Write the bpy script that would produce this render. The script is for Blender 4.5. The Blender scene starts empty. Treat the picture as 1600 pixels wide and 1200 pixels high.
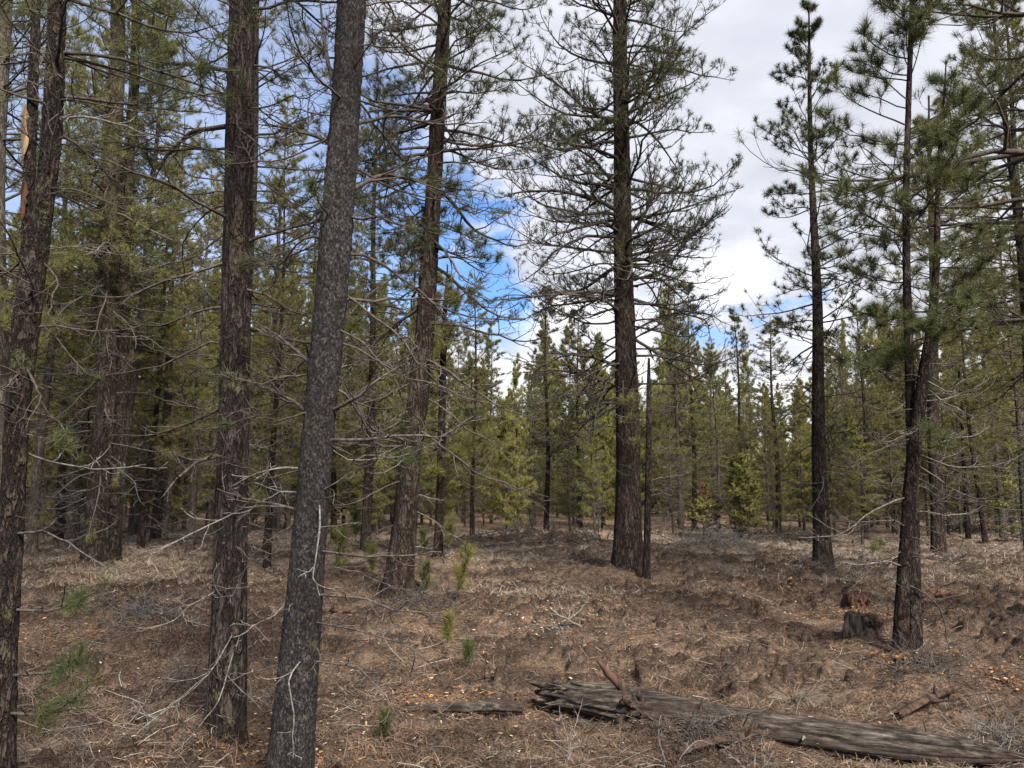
import bpy, math
import numpy as np
from mathutils import Vector

SC = bpy.context.scene
COL = SC.collection
R = math.radians

# ------------------------------------------------------------------ camera
CAMZ, FPX, PITCH = 1.6, 1200.0, R(8.06)
cam_d = bpy.data.cameras.new('camera')
cam = bpy.data.objects.new('camera', cam_d)
COL.objects.link(cam)
cam.location = (0, 0, CAMZ)
cam.rotation_euler = (R(90) + PITCH, 0, 0)
cam_d.sensor_fit = 'HORIZONTAL'
cam_d.sensor_width = 36
cam_d.lens = 36 * FPX / 1600
cam_d.clip_start = 0.05
cam_d.clip_end = 3000
SC.camera = cam

# ------------------------------------------------------------------ light
SUN_EL, SUN_AZ = 44, 155            # azimuth clockwise from +Y (view direction)
SC.view_settings.view_transform = 'Standard'
SC.view_settings.look = 'None'
SC.view_settings.gamma = 1
SC.view_settings.exposure = 1.85
try:
    SC.cycles.max_bounces = 6
    SC.cycles.diffuse_bounces = 3
    SC.cycles.glossy_bounces = 2
    SC.cycles.transparent_max_bounces = 4
    SC.cycles.use_denoising = True
    SC.cycles.caustics_reflective = False
    SC.cycles.caustics_refractive = False
except Exception:
    pass


class NT:
    """small helper to write node trees"""
    def __init__(self, tree):
        self.t = tree
        tree.nodes.clear()

    def n(self, kind, **kw):
        nd = self.t.nodes.new(kind)
        for k, v in kw.items():
            setattr(nd, k, v)
        return nd

    def l(self, a, b):
        self.t.links.new(a, b)

    def put(self, sock, v):
        if hasattr(v, 'is_output') or isinstance(v, bpy.types.NodeSocket):
            self.l(v, sock)
        else:
            sock.default_value = v

    def math(self, op, a, b=0.0, c=None, clamp=False):
        nd = self.n('ShaderNodeMath', operation=op, use_clamp=clamp)
        self.put(nd.inputs[0], a)
        self.put(nd.inputs[1], b)
        if c is not None:
            self.put(nd.inputs[2], c)
        return nd.outputs[0]

    def mix(self, f, a, b):
        nd = self.n('ShaderNodeMix', data_type='RGBA')
        self.put(nd.inputs[0], f)
        self.put(nd.inputs[6], a)
        self.put(nd.inputs[7], b)
        return nd.outputs[2]

    def noise(self, vec, scale, detail=4, rough=0.55, dist=0.0):
        nd = self.n('ShaderNodeTexNoise')
        self.l(vec, nd.inputs['Vector'])
        nd.inputs['Scale'].default_value = scale
        nd.inputs['Detail'].default_value = detail
        nd.inputs['Roughness'].default_value = rough
        nd.inputs['Distortion'].default_value = dist
        return nd.outputs[0]

    def ramp(self, f, stops, interp='LINEAR'):
        nd = self.n('ShaderNodeValToRGB')
        e = nd.color_ramp.elements
        nd.color_ramp.interpolation = interp
        while len(e) < len(stops):
            e.new(0.5)
        for i, (p, c) in enumerate(stops):
            e[i].position = p
            e[i].color = (c, c, c, 1) if not isinstance(c, tuple) else (c[0], c[1], c[2], 1)
        self.l(f, nd.inputs[0])
        return nd.outputs[0]

    def step(self, x, lo, hi):
        nd = self.n('ShaderNodeMapRange', interpolation_type='SMOOTHSTEP')
        self.put(nd.inputs[0], x)
        nd.inputs[1].default_value = lo
        nd.inputs[2].default_value = hi
        return nd.outputs[0]


world = bpy.data.worlds.new('World')
SC.world = world
world.use_nodes = True
w = NT(world.node_tree)
out = w.n('ShaderNodeOutputWorld')
bg = w.n('ShaderNodeBackground')
w.l(bg.outputs[0], out.inputs[0])
sky = w.n('ShaderNodeTexSky', sky_type='NISHITA')
sky.sun_disc = False
sky.sun_elevation = R(SUN_EL)
sky.sun_rotation = R(SUN_AZ)
sky.air_density = 1.0
sky.ozone_density = 2.0
tc = w.n('ShaderNodeTexCoord')
d = tc.outputs['Generated']
sp = w.n('ShaderNodeSeparateXYZ')
w.l(d, sp.inputs[0])
az = w.math('MULTIPLY', w.math('ARCTAN2', sp.outputs[0], sp.outputs[1]), 57.2958)
el = w.math('MULTIPLY', w.math('ARCSINE', sp.outputs[2]), 57.2958)
mp = w.n('ShaderNodeMapping')
mp.inputs['Scale'].default_value = (1, 1, 2.0)
w.l(d, mp.inputs[0])
n1 = w.noise(mp.outputs[0], 5.0, 8, 0.6, 0.3)
n2 = w.noise(mp.outputs[0], 16.0, 5, 0.55, 0.2)
wob = w.math('MULTIPLY', w.math('SUBTRACT', n1, 0.5), 26.0)
wob2 = w.math('MULTIPLY', w.math('SUBTRACT', n2, 0.5), 7.0)
wb = w.math('ADD', wob, wob2)
# open blue gap in the cloud: low in the west of the view, closed by cumulus to the east
azw = w.math('ADD', az, wb)
elw = w.math('ADD', el, w.math('MULTIPLY', wb, 0.6))
gap = w.math('MULTIPLY', w.step(azw, 3.0, -1.5), w.math('MULTIPLY', w.step(w.math('ADD', elw, w.math('MULTIPLY', w.math('MINIMUM', w.math('ADD', az, 5.0), 0.0), .7)), 29.0, 23.0), w.step(elw, 10.0, 12.5)))
veil = w.step(az, 2.0, -22.0)
gap = w.math('MULTIPLY', gap, w.math('SUBTRACT', 1.0, w.math('MULTIPLY', veil, 0.45)))
# second small blue slit further right
slit = w.math('MULTIPLY', w.step(w.math('ABSOLUTE', w.math('SUBTRACT', azw, 17.0)), 5.0, 2.0),
              w.step(w.math('ABSOLUTE', w.math('SUBTRACT', elw, 12.6)), 1.6, 0.5))
gap = w.math('MAXIMUM', gap, w.math('MULTIPLY', slit, 0.7))
blue = w.n('ShaderNodeMix', data_type='RGBA', blend_type='MULTIPLY')
blue.inputs[0].default_value = 1.0
w.l(sky.outputs[0], blue.inputs[6])
blue.inputs[7].default_value = (.46, .66, .88, 1)
# cloud body: bright cumulus tops low down, grey-lavender sheet higher up
cn = w.noise(mp.outputs[0], 9.0, 6, 0.5, 0.4)
bright = w.math('MULTIPLY', w.step(elw, 24.0, 8.0), 1.0)
cc = w.math('ADD', w.math('MULTIPLY', w.math('SUBTRACT', cn, 0.5), w.math('ADD', 0.6, w.math('MULTIPLY', bright, 1.5))), 0.36)
cv = w.math('ADD', cc, w.math('MULTIPLY', bright, 0.20))
cloud = w.ramp(cv, [(0.15, (2.6, 2.7, 3.05)), (0.35, (3.0, 3.1, 3.45)), (0.55, (3.7, 3.8, 4.1)), (0.78, (5.2, 5.2, 5.3))])
w.l(w.mix(gap, cloud, blue.outputs[2]), bg.inputs[0])
bg.inputs[1].default_value = 0.075

sun_d = bpy.data.lights.new('sun', 'SUN')
sun_d.energy = 3.2
sun_d.angle = R(16)
sun_d.color = (1.0, 0.94, 0.84)
sun = bpy.data.objects.new('sun', sun_d)
COL.objects.link(sun)
sdir = Vector((math.sin(R(SUN_AZ)) * math.cos(R(SUN_EL)), math.cos(R(SUN_AZ)) * math.cos(R(SUN_EL)), math.sin(R(SUN_EL))))
sun.rotation_euler = sdir.to_track_quat('Z', 'Y').to_euler()
sun.location = (0, -20, 40)

# ------------------------------------------------------------------ helpers
def P(px, py, D):
    """the point seen at photo pixel px, py at distance D along +Y"""
    a, b = (px - 800) / FPX, -(py - 600) / FPX
    dx, dy, dz = a, math.cos(PITCH) - b * math.sin(PITCH), math.sin(PITCH) + b * math.cos(PITCH)
    t = D / dy
    return np.array([dx * t, D, CAMZ + dz * t])


def G(px, py):
    """the point where pixel px, py meets level ground"""
    a, b = (px - 800) / FPX, -(py - 600) / FPX
    dx, dy, dz = a, math.cos(PITCH) - b * math.sin(PITCH), math.sin(PITCH) + b * math.cos(PITCH)
    t = -CAMZ / dz
    return np.array([dx * t, dy * t, 0.0])


def _h(i, j, k, s):
    n = (i * 374761393 + j * 668265263 + k * 1274126177 + s * 974711) & 0xFFFFFFFF
    n = ((n ^ (n >> 13)) * 1103515245) & 0xFFFFFFFF
    n = ((n ^ (n >> 16)) * 2654435761) & 0xFFFFFFFF
    return (n & 0xFFFFFF) / float(0xFFFFFF)


def noise3(x, y, z, s=0):
    x, y, z = np.broadcast_arrays(np.asarray(x, float), np.asarray(y, float), np.asarray(z, float))
    i, j, k = np.floor(x).astype(np.int64), np.floor(y).astype(np.int64), np.floor(z).astype(np.int64)
    u, v, w_ = x - i, y - j, z - k
    u, v, w_ = u * u * (3 - 2 * u), v * v * (3 - 2 * v), w_ * w_ * (3 - 2 * w_)
    r = 0
    for a in (0, 1):
        for b in (0, 1):
            for c in (0, 1):
                r = r + _h(i + a, j + b, k + c, s) * (u if a else 1 - u) * (v if b else 1 - v) * (w_ if c else 1 - w_)
    return r


def noise2(x, y, s=0):
    x, y = np.broadcast_arrays(np.asarray(x, float), np.asarray(y, float))
    i, j = np.floor(x).astype(np.int64), np.floor(y).astype(np.int64)
    u, v = x - i, y - j
    u, v = u * u * (3 - 2 * u), v * v * (3 - 2 * v)
    return (_h(i, j, 0, s) * (1 - u) + _h(i + 1, j, 0, s) * u) * (1 - v) + (_h(i, j + 1, 0, s) * (1 - u) + _h(i + 1, j + 1, 0, s) * u) * v


MOUNDS = [(*G(359, 1135)[:2], .38, .07), (*G(625, 932)[:2], .6, .08), (*G(980, 888)[:2], .7, .09), (*G(1424, 1018)[:2], .35, .06), (*G(1347, 1010)[:2], .4, .05), (*G(1430, 1085)[:2], .42, .16), (*G(1470, 1050)[:2], .3, .12), (*G(230, 985)[:2], .6, .13), (*G(650, 960)[:2], .5, .10),
          (*G(980, 905)[:2], .9, .10), (*G(360, 1150)[:2], .45, .08), (*G(930, 905)[:2], .5, .14), (*G(1345, 1020)[:2], .5, .05),
          (*G(1110, 868)[:2], 1.2, .2), (*G(300, 1030)[:2], .5, .1), (*G(1285, 897)[:2], .8, .08), (*G(1100, 985)[:2], .45, .1),
          (*G(1240, 900)[:2], .8, .15), (*G(860, 850)[:2], 2.0, .25), (*G(150, 890)[:2], 1.0, .1), (*G(1160, 1165)[:2], .25, .08)]


CLEAR = [(*G(a, b_)[:2], r_) for a, b_, r_ in ((650, 1115, .16), (700, 1118, .16), (750, 1120, .16), (800, 1120, .16), (725, 1140, .2), (860, 1105, .3), (930, 1100, .35), (1010, 1110, .35), (1090, 1125, .35), (1180, 1140, .35), (1270, 1160, .3), (1370, 1185, .3), (1480, 1195, .3),
         (1347, 1020, .35), (1337, 962, .4), (1337, 985, .4), (731, 1045, .15), (700, 1020, .15), (600, 1158, .15), (1430, 1130, .25), (1490, 1110, .25))]


def clod(x, y):
    """turned-over dark soil, 0 to 1"""
    n = .6 * noise2(x / .30, y / .24, 31) + .4 * noise2(x / .11, y / .09, 32)
    m = .6 * noise2(x / .95, y / .7, 33) + .4 * noise2(x / 2.6, y / 2, 36)
    a = np.clip((n - .49) / .14, 0, 1) * np.clip((m - .36) / .16, 0, 1)
    a = a * a * (3 - 2 * a)
    for (cx, cy, cr) in CLEAR:
        a = a * (1 - np.exp(-((x - cx) ** 2 + (y - cy) ** 2) / (cr * cr)))
    return a


def gz(x, y, fine=True):
    x, y = np.asarray(x, float), np.asarray(y, float)
    h = 0.06 * (noise2(x / 7 + 3, y / 7 + 1, 5) - .5)
    dist = np.sqrt(x * x + y * y)
    h = h + np.clip((dist - 30) / 60, 0, 1) * 0.8 * (noise2(x / 30, y / 30, 9) - .3)
    m = noise2(x / 1.7, y / 1.7, 6)
    b = 1 - np.abs(2 * noise2(x / .75, y / .55, 7) - 1)
    h = h + 0.085 * b * b * np.clip(m * 1.6 - .3, 0, 1) - .02
    for (mx, my, mr, mh) in MOUNDS:
        q = ((x - mx) ** 2 + (y - my) ** 2) / (mr * mr)
        h = h + mh * np.exp(-q * 1.6)
    if fine:
        f = np.clip((32 - dist) / 12, 0.15, 1)
        c = 1 - np.abs(2 * noise2(x / .26, y / .2, 8) - 1)
        m2 = np.clip(noise2(x / .8, y / .6, 18) * 2 - .55, 0, 1)
        h = h + np.clip((40 - dist) / 12, 0, 1) * 0.095 * clod(x, y) * (.5 + noise2(x / .06, y / .05, 34))
        h = h + f * (0.085 * c * c * m2 + 0.030 * (noise2(x / .17, y / .14, 12) - .5) + 0.022 * (noise2(x / .09, y / .08, 10) - .5) + 0.009 * (noise2(x / .04, y / .035, 11) - .5))
    return h


def gzs(x, y):
    return float(gz(np.array([x]), np.array([y]))[0])


class Geo:
    def __init__(self):
        self.v, self.q, self.t, self.n = [], [], [], 0

    def add(self, v, quads=None, tris=None, m=0):
        v = np.asarray(v, float).reshape(-1, 3)
        if quads is not None and len(quads):
            q = np.asarray(quads, np.int64).reshape(-1, 4) + self.n
            self.q.append((q, m))
        if tris is not None and len(tris):
            t = np.asarray(tris, np.int64).reshape(-1, 3) + self.n
            self.t.append((t, m))
        self.v.append(v)
        self.n += len(v)

    def mesh(self, name, mats, origin=(0, 0, 0), smooth=True):
        me = bpy.data.meshes.new(name)
        V = np.concatenate(self.v) - np.asarray(origin, float)
        qs = [a for a, _ in self.q]
        ts = [a for a, _ in self.t]
        nq, nt = sum(len(a) for a in qs), sum(len(a) for a in ts)
        loops = np.concatenate([a.ravel() for a in qs] + [a.ravel() for a in ts]).astype(np.int32)
        start = np.concatenate([np.arange(nq) * 4, nq * 4 + np.arange(nt) * 3]).astype(np.int32)
        mi = np.concatenate([np.full(len(a), m) for a, m in self.q] + [np.full(len(a), m) for a, m in self.t]).astype(np.int32)
        me.vertices.add(len(V))
        me.vertices.foreach_set('co', V.astype(np.float32).ravel())
        me.loops.add(len(loops))
        me.loops.foreach_set('vertex_index', loops)
        me.polygons.add(nq + nt)
        me.polygons.foreach_set('loop_start', start)
        for m in mats:
            me.materials.append(m)
        me.polygons.foreach_set('material_index', mi)
        sm = np.ones(nq + nt, bool)
        if not smooth:
            sm[:] = False
        me.polygons.foreach_set('use_smooth', sm)
        me.update(calc_edges=True)
        return me

    def tubes(self, Pp, Rr, sides=5, m=0, cap=False):
        """Pp (B,K,3) centre lines, Rr (B,K) radii"""
        Pp = np.asarray(Pp, float)
        Rr = np.asarray(Rr, float)
        B, K, _ = Pp.shape
        if B == 0:
            return
        T = np.gradient(Pp, axis=1)
        T /= np.linalg.norm(T, axis=2, keepdims=True) + 1e-9
        ch = Pp[:, -1] - Pp[:, 0]
        ch /= np.linalg.norm(ch, axis=1, keepdims=True) + 1e-9
        ref = np.where(np.abs(ch[:, 2:3]) < 0.8, np.array([[0, 0, 1.0]]), np.array([[1.0, 0, 0]]))
        U = np.cross(T, ref[:, None, :])
        U /= np.linalg.norm(U, axis=2, keepdims=True) + 1e-9
        W = np.cross(T, U)
        a = np.arange(sides) * 2 * np.pi / sides
        ring = U[:, :, None, :] * np.cos(a)[None, None, :, None] + W[:, :, None, :] * np.sin(a)[None, None, :, None]
        V = Pp[:, :, None, :] + ring * Rr[:, :, None, None]
        idx = np.arange(B * K * sides).reshape(B, K, sides)
        A = idx[:, :-1]
        Bq = idx[:, 1:]
        q = np.stack([A, Bq, np.roll(Bq, -1, 2), np.roll(A, -1, 2)], -1).reshape(-1, 4)
        tr = None
        V = V.reshape(-1, 3)
        if cap:
            V = np.concatenate([V, Pp[:, 0], Pp[:, -1]])
            n0 = B * K * sides
            b0 = np.repeat(np.arange(B), sides).reshape(B, sides)
            t1 = np.stack([np.roll(idx[:, 0], -1, 1), n0 + b0, idx[:, 0]], -1).reshape(-1, 3)
            t2 = np.stack([idx[:, -1], n0 + B + b0, np.roll(idx[:, -1], -1, 1)], -1).reshape(-1, 3)
            tr = np.concatenate([t1, t2])
        self.add(V, q, tr, m)

    def needles(self, pos, dr, n, length, width, rng, spread=.75, back=.5, m=1, up=.12):
        pos, dr = np.asarray(pos, float), np.asarray(dr, float)
        N = len(pos)
        if N == 0:
            return
        k = rng.random((N, n, 1))
        L = length * rng.uniform(.65, 1.15, (N, n, 1)) * rng.uniform(.75, 1.2, (N, 1, 1))
        base = pos[:, None, :] - dr[:, None, :] * k * back * length
        nd = dr[:, None, :] * (1.0 - .5 * k) + rng.normal(0, spread, (N, n, 3)) + np.array([0, 0, up])
        nd /= np.linalg.norm(nd, axis=2, keepdims=True)
        tip = base + nd * L
        sd = np.cross(nd, rng.normal(0, 1, (N, n, 3)))
        sd /= np.linalg.norm(sd, axis=2, keepdims=True) + 1e-9
        sd *= width / 2
        V = np.stack([base - sd, base + sd, tip], 2).reshape(-1, 3)
        self.add(V, None, np.arange(len(V)).reshape(-1, 3), m)


def norm(a):
    return a / (np.linalg.norm(a, axis=-1, keepdims=True) + 1e-9)


def grow(rng, p0, d0, L, K, up=0.0, wob=0.1, upv=None):
    p0, d0 = np.asarray(p0, float), norm(np.asarray(d0, float))
    B = len(p0)
    L = np.broadcast_to(np.asarray(L, float), (B,))
    out_ = np.empty((B, K, 3))
    out_[:, 0] = p0
    d_ = d0.copy()
    st = (L / (K - 1))[:, None]
    for k in range(1, K):
        u = up if upv is None else upv[k - 1]
        d_ = norm(d_ + np.array([0, 0, 1.0]) * np.reshape(u, (-1, 1) if np.ndim(u) else (1, 1)) + rng.normal(0, wob, (B, 3)))
        out_[:, k] = out_[:, k - 1] + d_ * st
    return out_


def sample(Pp, t):
    """Pp (B,K,3), t (B,n) -> points and tangents (B,n,3)"""
    B, K, _ = Pp.shape
    f = np.clip(t, 0, .9999) * (K - 1)
    i = f.astype(int)
    u = (f - i)[..., None]
    b = np.arange(B)[:, None]
    a0, a1 = Pp[b, i], Pp[b, i + 1]
    return a0 * (1 - u) + a1 * u, norm(a1 - a0)


def children(rng, Pp, Rr, n, t0, t1, ang, lf, K, up, wob, rf=.6, rtip=.003, lenv=None, flat=.35, taper=.55):
    B = len(Pp)
    if B == 0:
        return np.zeros((0, K, 3)), np.zeros((0, K))
    t = t0 + (t1 - t0) * (np.arange(n)[None] + rng.uniform(0, 1, (B, n))) / n
    p, tg = sample(Pp, t)
    side = norm(np.cross(tg, np.array([0, 0, 1.0])) + 1e-6)
    sg = np.where((np.arange(n)[None] + rng.integers(0, 2, (B, 1))) % 2 == 0, 1, -1)[..., None]
    a = ang * rng.uniform(.75, 1.25, (B, n, 1))
    d_ = tg * np.cos(a) + side * sg * np.sin(a) + rng.normal(0, flat, (B, n, 3)) * np.array([.4, .4, 1])
    PL = np.linalg.norm(np.diff(Pp, axis=1), axis=2).sum(1)[:, None] if lenv is None else lenv
    L = PL * lf * (1 - taper * t) * rng.uniform(.6, 1.25, (B, n))
    r0 = np.take_along_axis(Rr, np.clip((t * (Rr.shape[1] - 1)).astype(int), 0, Rr.shape[1] - 1), 1) * rf
    C = grow(rng, p.reshape(-1, 3), d_.reshape(-1, 3), L.ravel(), K, up, wob)
    s = np.linspace(0, 1, K)[None]
    r0 = np.maximum(r0.reshape(-1, 1), rtip)
    return C, r0 * (1 - s) + rtip * s


# ------------------------------------------------------------------ materials
def mat(name, rough=.85, spec=.15):
    m = bpy.data.materials.new(name)
    m.use_nodes = True
    t = NT(m.node_tree)
    o = t.n('ShaderNodeOutputMaterial')
    b = t.n('ShaderNodeBsdfPrincipled')
    b.inputs['Roughness'].default_value = rough
    b.inputs['Specular IOR Level'].default_value = spec
    t.l(b.outputs[0], o.inputs[0])
    return m, t, b, o


def bump(t, b, h, strength, dist):
    bp = t.n('ShaderNodeBump')
    bp.inputs['Strength'].default_value = strength
    bp.inputs['Distance'].default_value = dist
    t.l(h, bp.inputs['Height'])
    t.l(bp.outputs[0], b.inputs['Normal'])


def scaled(t, s, coord='Object'):
    tcn = t.n('ShaderNodeTexCoord')
    m = t.n('ShaderNodeMapping')
    m.inputs['Scale'].default_value = s
    t.l(tcn.outputs[coord], m.inputs[0])
    return m.outputs[0], tcn.outputs[coord]


def bark(name, dark, mid, light, cell=24, stretch=.3, moss=0.0, bstr=.8, bdist=.02, mosscol=(.10, .105, .05), red=None, scaly=False, mossz=None):
    m, t, b, o = mat(name, .92, .08)
    v, raw = scaled(t, (1, 1, stretch))
    fine = t.noise(v, cell * 5, 5, .7)
    pat = t.noise(v, cell * .35, 4, .65, .4)
    big = t.noise(raw, 2.2, 4, .6)
    if scaly:
        vor = t.n('ShaderNodeTexVoronoi', feature='F1')
        vor.inputs['Scale'].default_value = cell
        vor.inputs['Randomness'].default_value = 1
        wv = t.n('ShaderNodeVectorMath', operation='ADD')
        nc = t.n('ShaderNodeTexNoise')
        nc.inputs['Scale'].default_value = cell * 1.5
        t.l(v, nc.inputs['Vector'])
        sc_ = t.n('ShaderNodeVectorMath', operation='SCALE')
        t.l(nc.outputs[1], sc_.inputs[0])
        sc_.inputs['Scale'].default_value = 1.6 / cell
        t.l(v, wv.inputs[0])
        t.l(sc_.outputs[0], wv.inputs[1])
        t.l(wv.outputs[0], vor.inputs['Vector'])
        sx = t.n('ShaderNodeSeparateColor')
        t.l(vor.outputs['Color'], sx.inputs[0])
        flake = t.math('ADD', t.math('MULTIPLY', sx.outputs[0], .55), t.math('MULTIPLY', fine, .55))
        n_a = t.noise(v, cell * .12, 4, .65, .5)
        crack = t.step(t.math('ABSOLUTE', t.math('SUBTRACT', t.math('MULTIPLY', n_a, 2.0), 1.0)), .0, .10)
        hole = t.step(t.noise(v, cell * .9, 5, .75), .42, .52)
        c = t.ramp(flake, [(.25, dark), (.5, mid), (.8, light), (.95, tuple(x * 1.5 for x in light))])
        c = t.mix(hole, t.mix(.35, dark + (1,), c), c)
        c = t.mix(t.math('MULTIPLY', t.math('SUBTRACT', 1.0, crack), .6), c, dark + (1,))
        c = t.mix(t.math('MULTIPLY', t.step(pat, .45, .65), .4), c, dark + (1,))
        h = t.math('ADD', t.math('MULTIPLY', sx.outputs[0], .8), t.math('ADD', t.math('MULTIPLY', fine, .5), t.math('MULTIPLY', hole, .6)))
    else:
        n_a = t.noise(v, cell * .75, 4, .6, .6)
        n_b = t.noise(v, cell * 1.7, 3, .6, .5)
        ra = t.math('ABSOLUTE', t.math('SUBTRACT', t.math('MULTIPLY', n_a, 2.0), 1.0))
        rb = t.math('ABSOLUTE', t.math('SUBTRACT', t.math('MULTIPLY', n_b, 2.0), 1.0))
        ea, eb = t.step(ra, .02, .16), t.step(rb, .0, .14)
        c = t.mix(t.step(fine, .38, .68), mid + (1,), light + (1,))
        if red:
            c = t.mix(t.math('MULTIPLY', t.step(pat, .50, .66), .6), c, red + (1,))
        c = t.mix(t.math('MULTIPLY', t.math('SUBTRACT', 1.0, eb), .6), c, dark + (1,))
        c = t.mix(t.math('MULTIPLY', t.math('SUBTRACT', 1.0, ea), .85), c, dark + (1,))
        h = t.math('ADD', t.math('MULTIPLY', ea, .9), t.math('ADD', t.math('MULTIPLY', eb, .45), t.math('MULTIPLY', fine, .3)))
    c = t.mix(t.step(big, .35, .65), c, t.mix(.4, c, dark + (1,)))
    if moss > 0:
        mz = t.noise(raw, 7.0, 5, .7)
        f = t.math('MULTIPLY', t.step(mz, .62 - moss * .2, .72 - moss * .1), .7)
        if mossz:
            sz = t.n('ShaderNodeSeparateXYZ')
            t.l(raw, sz.inputs[0])
            f = t.math('MULTIPLY', f, t.step(sz.outputs[2], mossz[0], mossz[1]))
        c = t.mix(f, c, mosscol + (1,))
    t.l(c, b.inputs['Base Color'])
    bump(t, b, h, bstr, bdist)
    return m


def plain(name, a, b_, scale=20, rough=.85, perobj=0.0, stretch=(1, 1, 1), spec=.12, bst=.4):
    m, t, b, o = mat(name, rough, spec)
    v, raw = scaled(t, stretch)
    f = t.noise(v, scale, 4, .6)
    c = t.mix(t.step(f, .35, .65), a + (1,), b_ + (1,))
    t.l(c, b.inputs['Base Color'])
    bump(t, b, f, bst, .01)
    return m


def island(name, stops, rough=.7, trans=0.0, vary_obj=0.0, tint=(1, 1, 1), spec=.2, patch=None):
    """blades whose colour differs from blade to blade (and a little from plant to plant)"""
    m, t, b, o = mat(name, rough, spec)
    g = t.n('ShaderNodeNewGeometry')
    r = g.outputs['Random Per Island']
    if patch:
        v, raw = scaled(t, (1, 1, 1))
        f = t.noise(raw, patch, 3, .6)
        r = t.math('ADD', t.math('MULTIPLY', r, .6), t.math('MULTIPLY', t.step(f, .3, .7), .4))
    c = t.ramp(r, stops)
    if vary_obj:
        oi = t.n('ShaderNodeObjectInfo')
        hs = t.n('ShaderNodeHueSaturation')
        t.l(c, hs.inputs['Color'])
        t.l(t.math('ADD', .5 - vary_obj * .05, t.math('MULTIPLY', oi.outputs['Random'], vary_obj * .1)), hs.inputs['Hue'])
        t.l(t.math('ADD', 1 - vary_obj * .5, t.math('MULTIPLY', t.math('FRACT', t.math('MULTIPLY', oi.outputs['Random'], 7.31)), vary_obj)), hs.inputs['Value'])
        c = hs.outputs[0]
    t.l(c, b.inputs['Base Color'])
    if trans:
        tr = t.n('ShaderNodeBsdfTranslucent')
        t.l(c, tr.inputs[0])
        mx = t.n('ShaderNodeMixShader')
        mx.inputs[0].default_value = trans
        t.l(b.outputs[0], mx.inputs[1])
        t.l(tr.outputs[0], mx.inputs[2])
        t.l(mx.outputs[0], o.inputs[0])
    return m


M = {}
M['bark_plate'] = bark('furrowed_bark', (.014, .011, .010), (.042, .031, .028), (.086, .069, .062), 20, .25, .25, .9, .03, red=(.072, .050, .040))
M['bark_rough'] = bark('flaking_bark', (.014, .011, .010), (.042, .031, .027), (.09, .069, .057), 26, .35, .35, 1.0, .03, red=(.10, .060, .040))
M['bark_scale'] = bark('scaly_bark', (.016, .014, .014), (.052, .046, .046), (.105, .095, .094), 110, .6, .1, 1.0, .012, scaly=True)
M['bark_big'] = bark('broad_plated_bark', (.015, .011, .009), (.048, .034, .029), (.094, .072, .061), 14, .28, .2, .9, .04, red=(.075, .048, .037))
M['bark_moss'] = bark('mossy_bark', (.014, .010, .009), (.050, .036, .030), (.10, .08, .06), 16, .3, .9, .9, .03, mosscol=(.085, .082, .036), mossz=(3.5, 8.0))
M['bark_dark'] = bark('black_bark', (.010, .008, .007), (.035, .024, .021), (.085, .06, .05), 22, .3, .1, 1.0, .03, red=(.08, .035, .025))
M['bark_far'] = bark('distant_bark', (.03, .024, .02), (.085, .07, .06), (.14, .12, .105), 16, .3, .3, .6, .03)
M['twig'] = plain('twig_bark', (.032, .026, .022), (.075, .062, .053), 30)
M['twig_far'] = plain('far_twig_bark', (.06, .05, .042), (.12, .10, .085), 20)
M['dead'] = plain('bleached_twig', (.07, .062, .056), (.18, .166, .152), 35)
M['deadmid'] = plain('weathered_twig', (.038, .032, .028), (.095, .082, .073), 35)
M['needle_dark'] = island('dark_pine_needles', [(0, (.022, .030, .013)), (.5, (.042, .052, .020)), (.85, (.072, .080, .030)), (1, (.13, .10, .05))], .6, .25, .25)
M['needle_green'] = island('green_pine_needles', [(0, (.038, .050, .018)), (.5, (.068, .086, .030)), (.88, (.115, .128, .045)), (1, (.16, .13, .06))], .55, .3, .25)
M['needle_olive'] = island('olive_pine_needles', [(0, (.075, .080, .028)), (.5, (.14, .14, .045)), (.85, (.20, .19, .062)), (1, (.19, .13, .06))], .6, .3, .35)
M['needle_yellow'] = island('yellow_green_pine_needles', [(0, (.115, .115, .035)), (.5, (.21, .20, .058)), (.9, (.29, .27, .08)), (1, (.24, .17, .07))], .6, .42, .35)
M['needle_bright'] = island('fresh_yellow_leaves', [(0, (.13, .135, .045)), (.6, (.24, .235, .07)), (1, (.34, .30, .10))], .6, .35)
M['needle_rust'] = island('rusty_needles', [(0, (.11, .06, .035)), (.6, (.19, .11, .06)), (1, (.26, .18, .09))], .7, .3)
M['litter'] = island('fallen_needles', [(0, (.014, .010, .008)), (.35, (.038, .025, .018)), (.55, (.088, .057, .039)), (.78, (.17, .115, .078)), (.93, (.30, .22, .15)), (1, (.26, .12, .05))], .85, 0, 0, patch=1.6)
M['litter_grey'] = island('weathered_litter', [(0, (.05, .04, .034)), (.5, (.14, .112, .088)), (1, (.30, .25, .20))], .85)
M['grass'] = island('dry_grass', [(0, (.09, .07, .052)), (.5, (.20, .160, .122)), (1, (.34, .29, .23))], .8, .1, patch=.5)
M['chips'] = island('wood_chips', [(0, (.16, .09, .05)), (.4, (.34, .20, .11)), (.8, (.50, .36, .22)), (1, (.62, .52, .38))], .8)
M['rot'] = island('rotten_orange_wood', [(0, (.10, .042, .018)), (.5, (.24, .105, .04)), (1, (.40, .22, .085))], .85)
M['twigs_ground'] = island('fallen_twigs', [(0, (.03, .022, .018)), (.5, (.085, .065, .052)), (.9, (.17, .145, .12)), (1, (.36, .33, .29))], .85)
M['flower'] = island('yellow_lichen_tufts', [(0, (.45, .38, .06)), (1, (.6, .52, .12))], .8)

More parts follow.
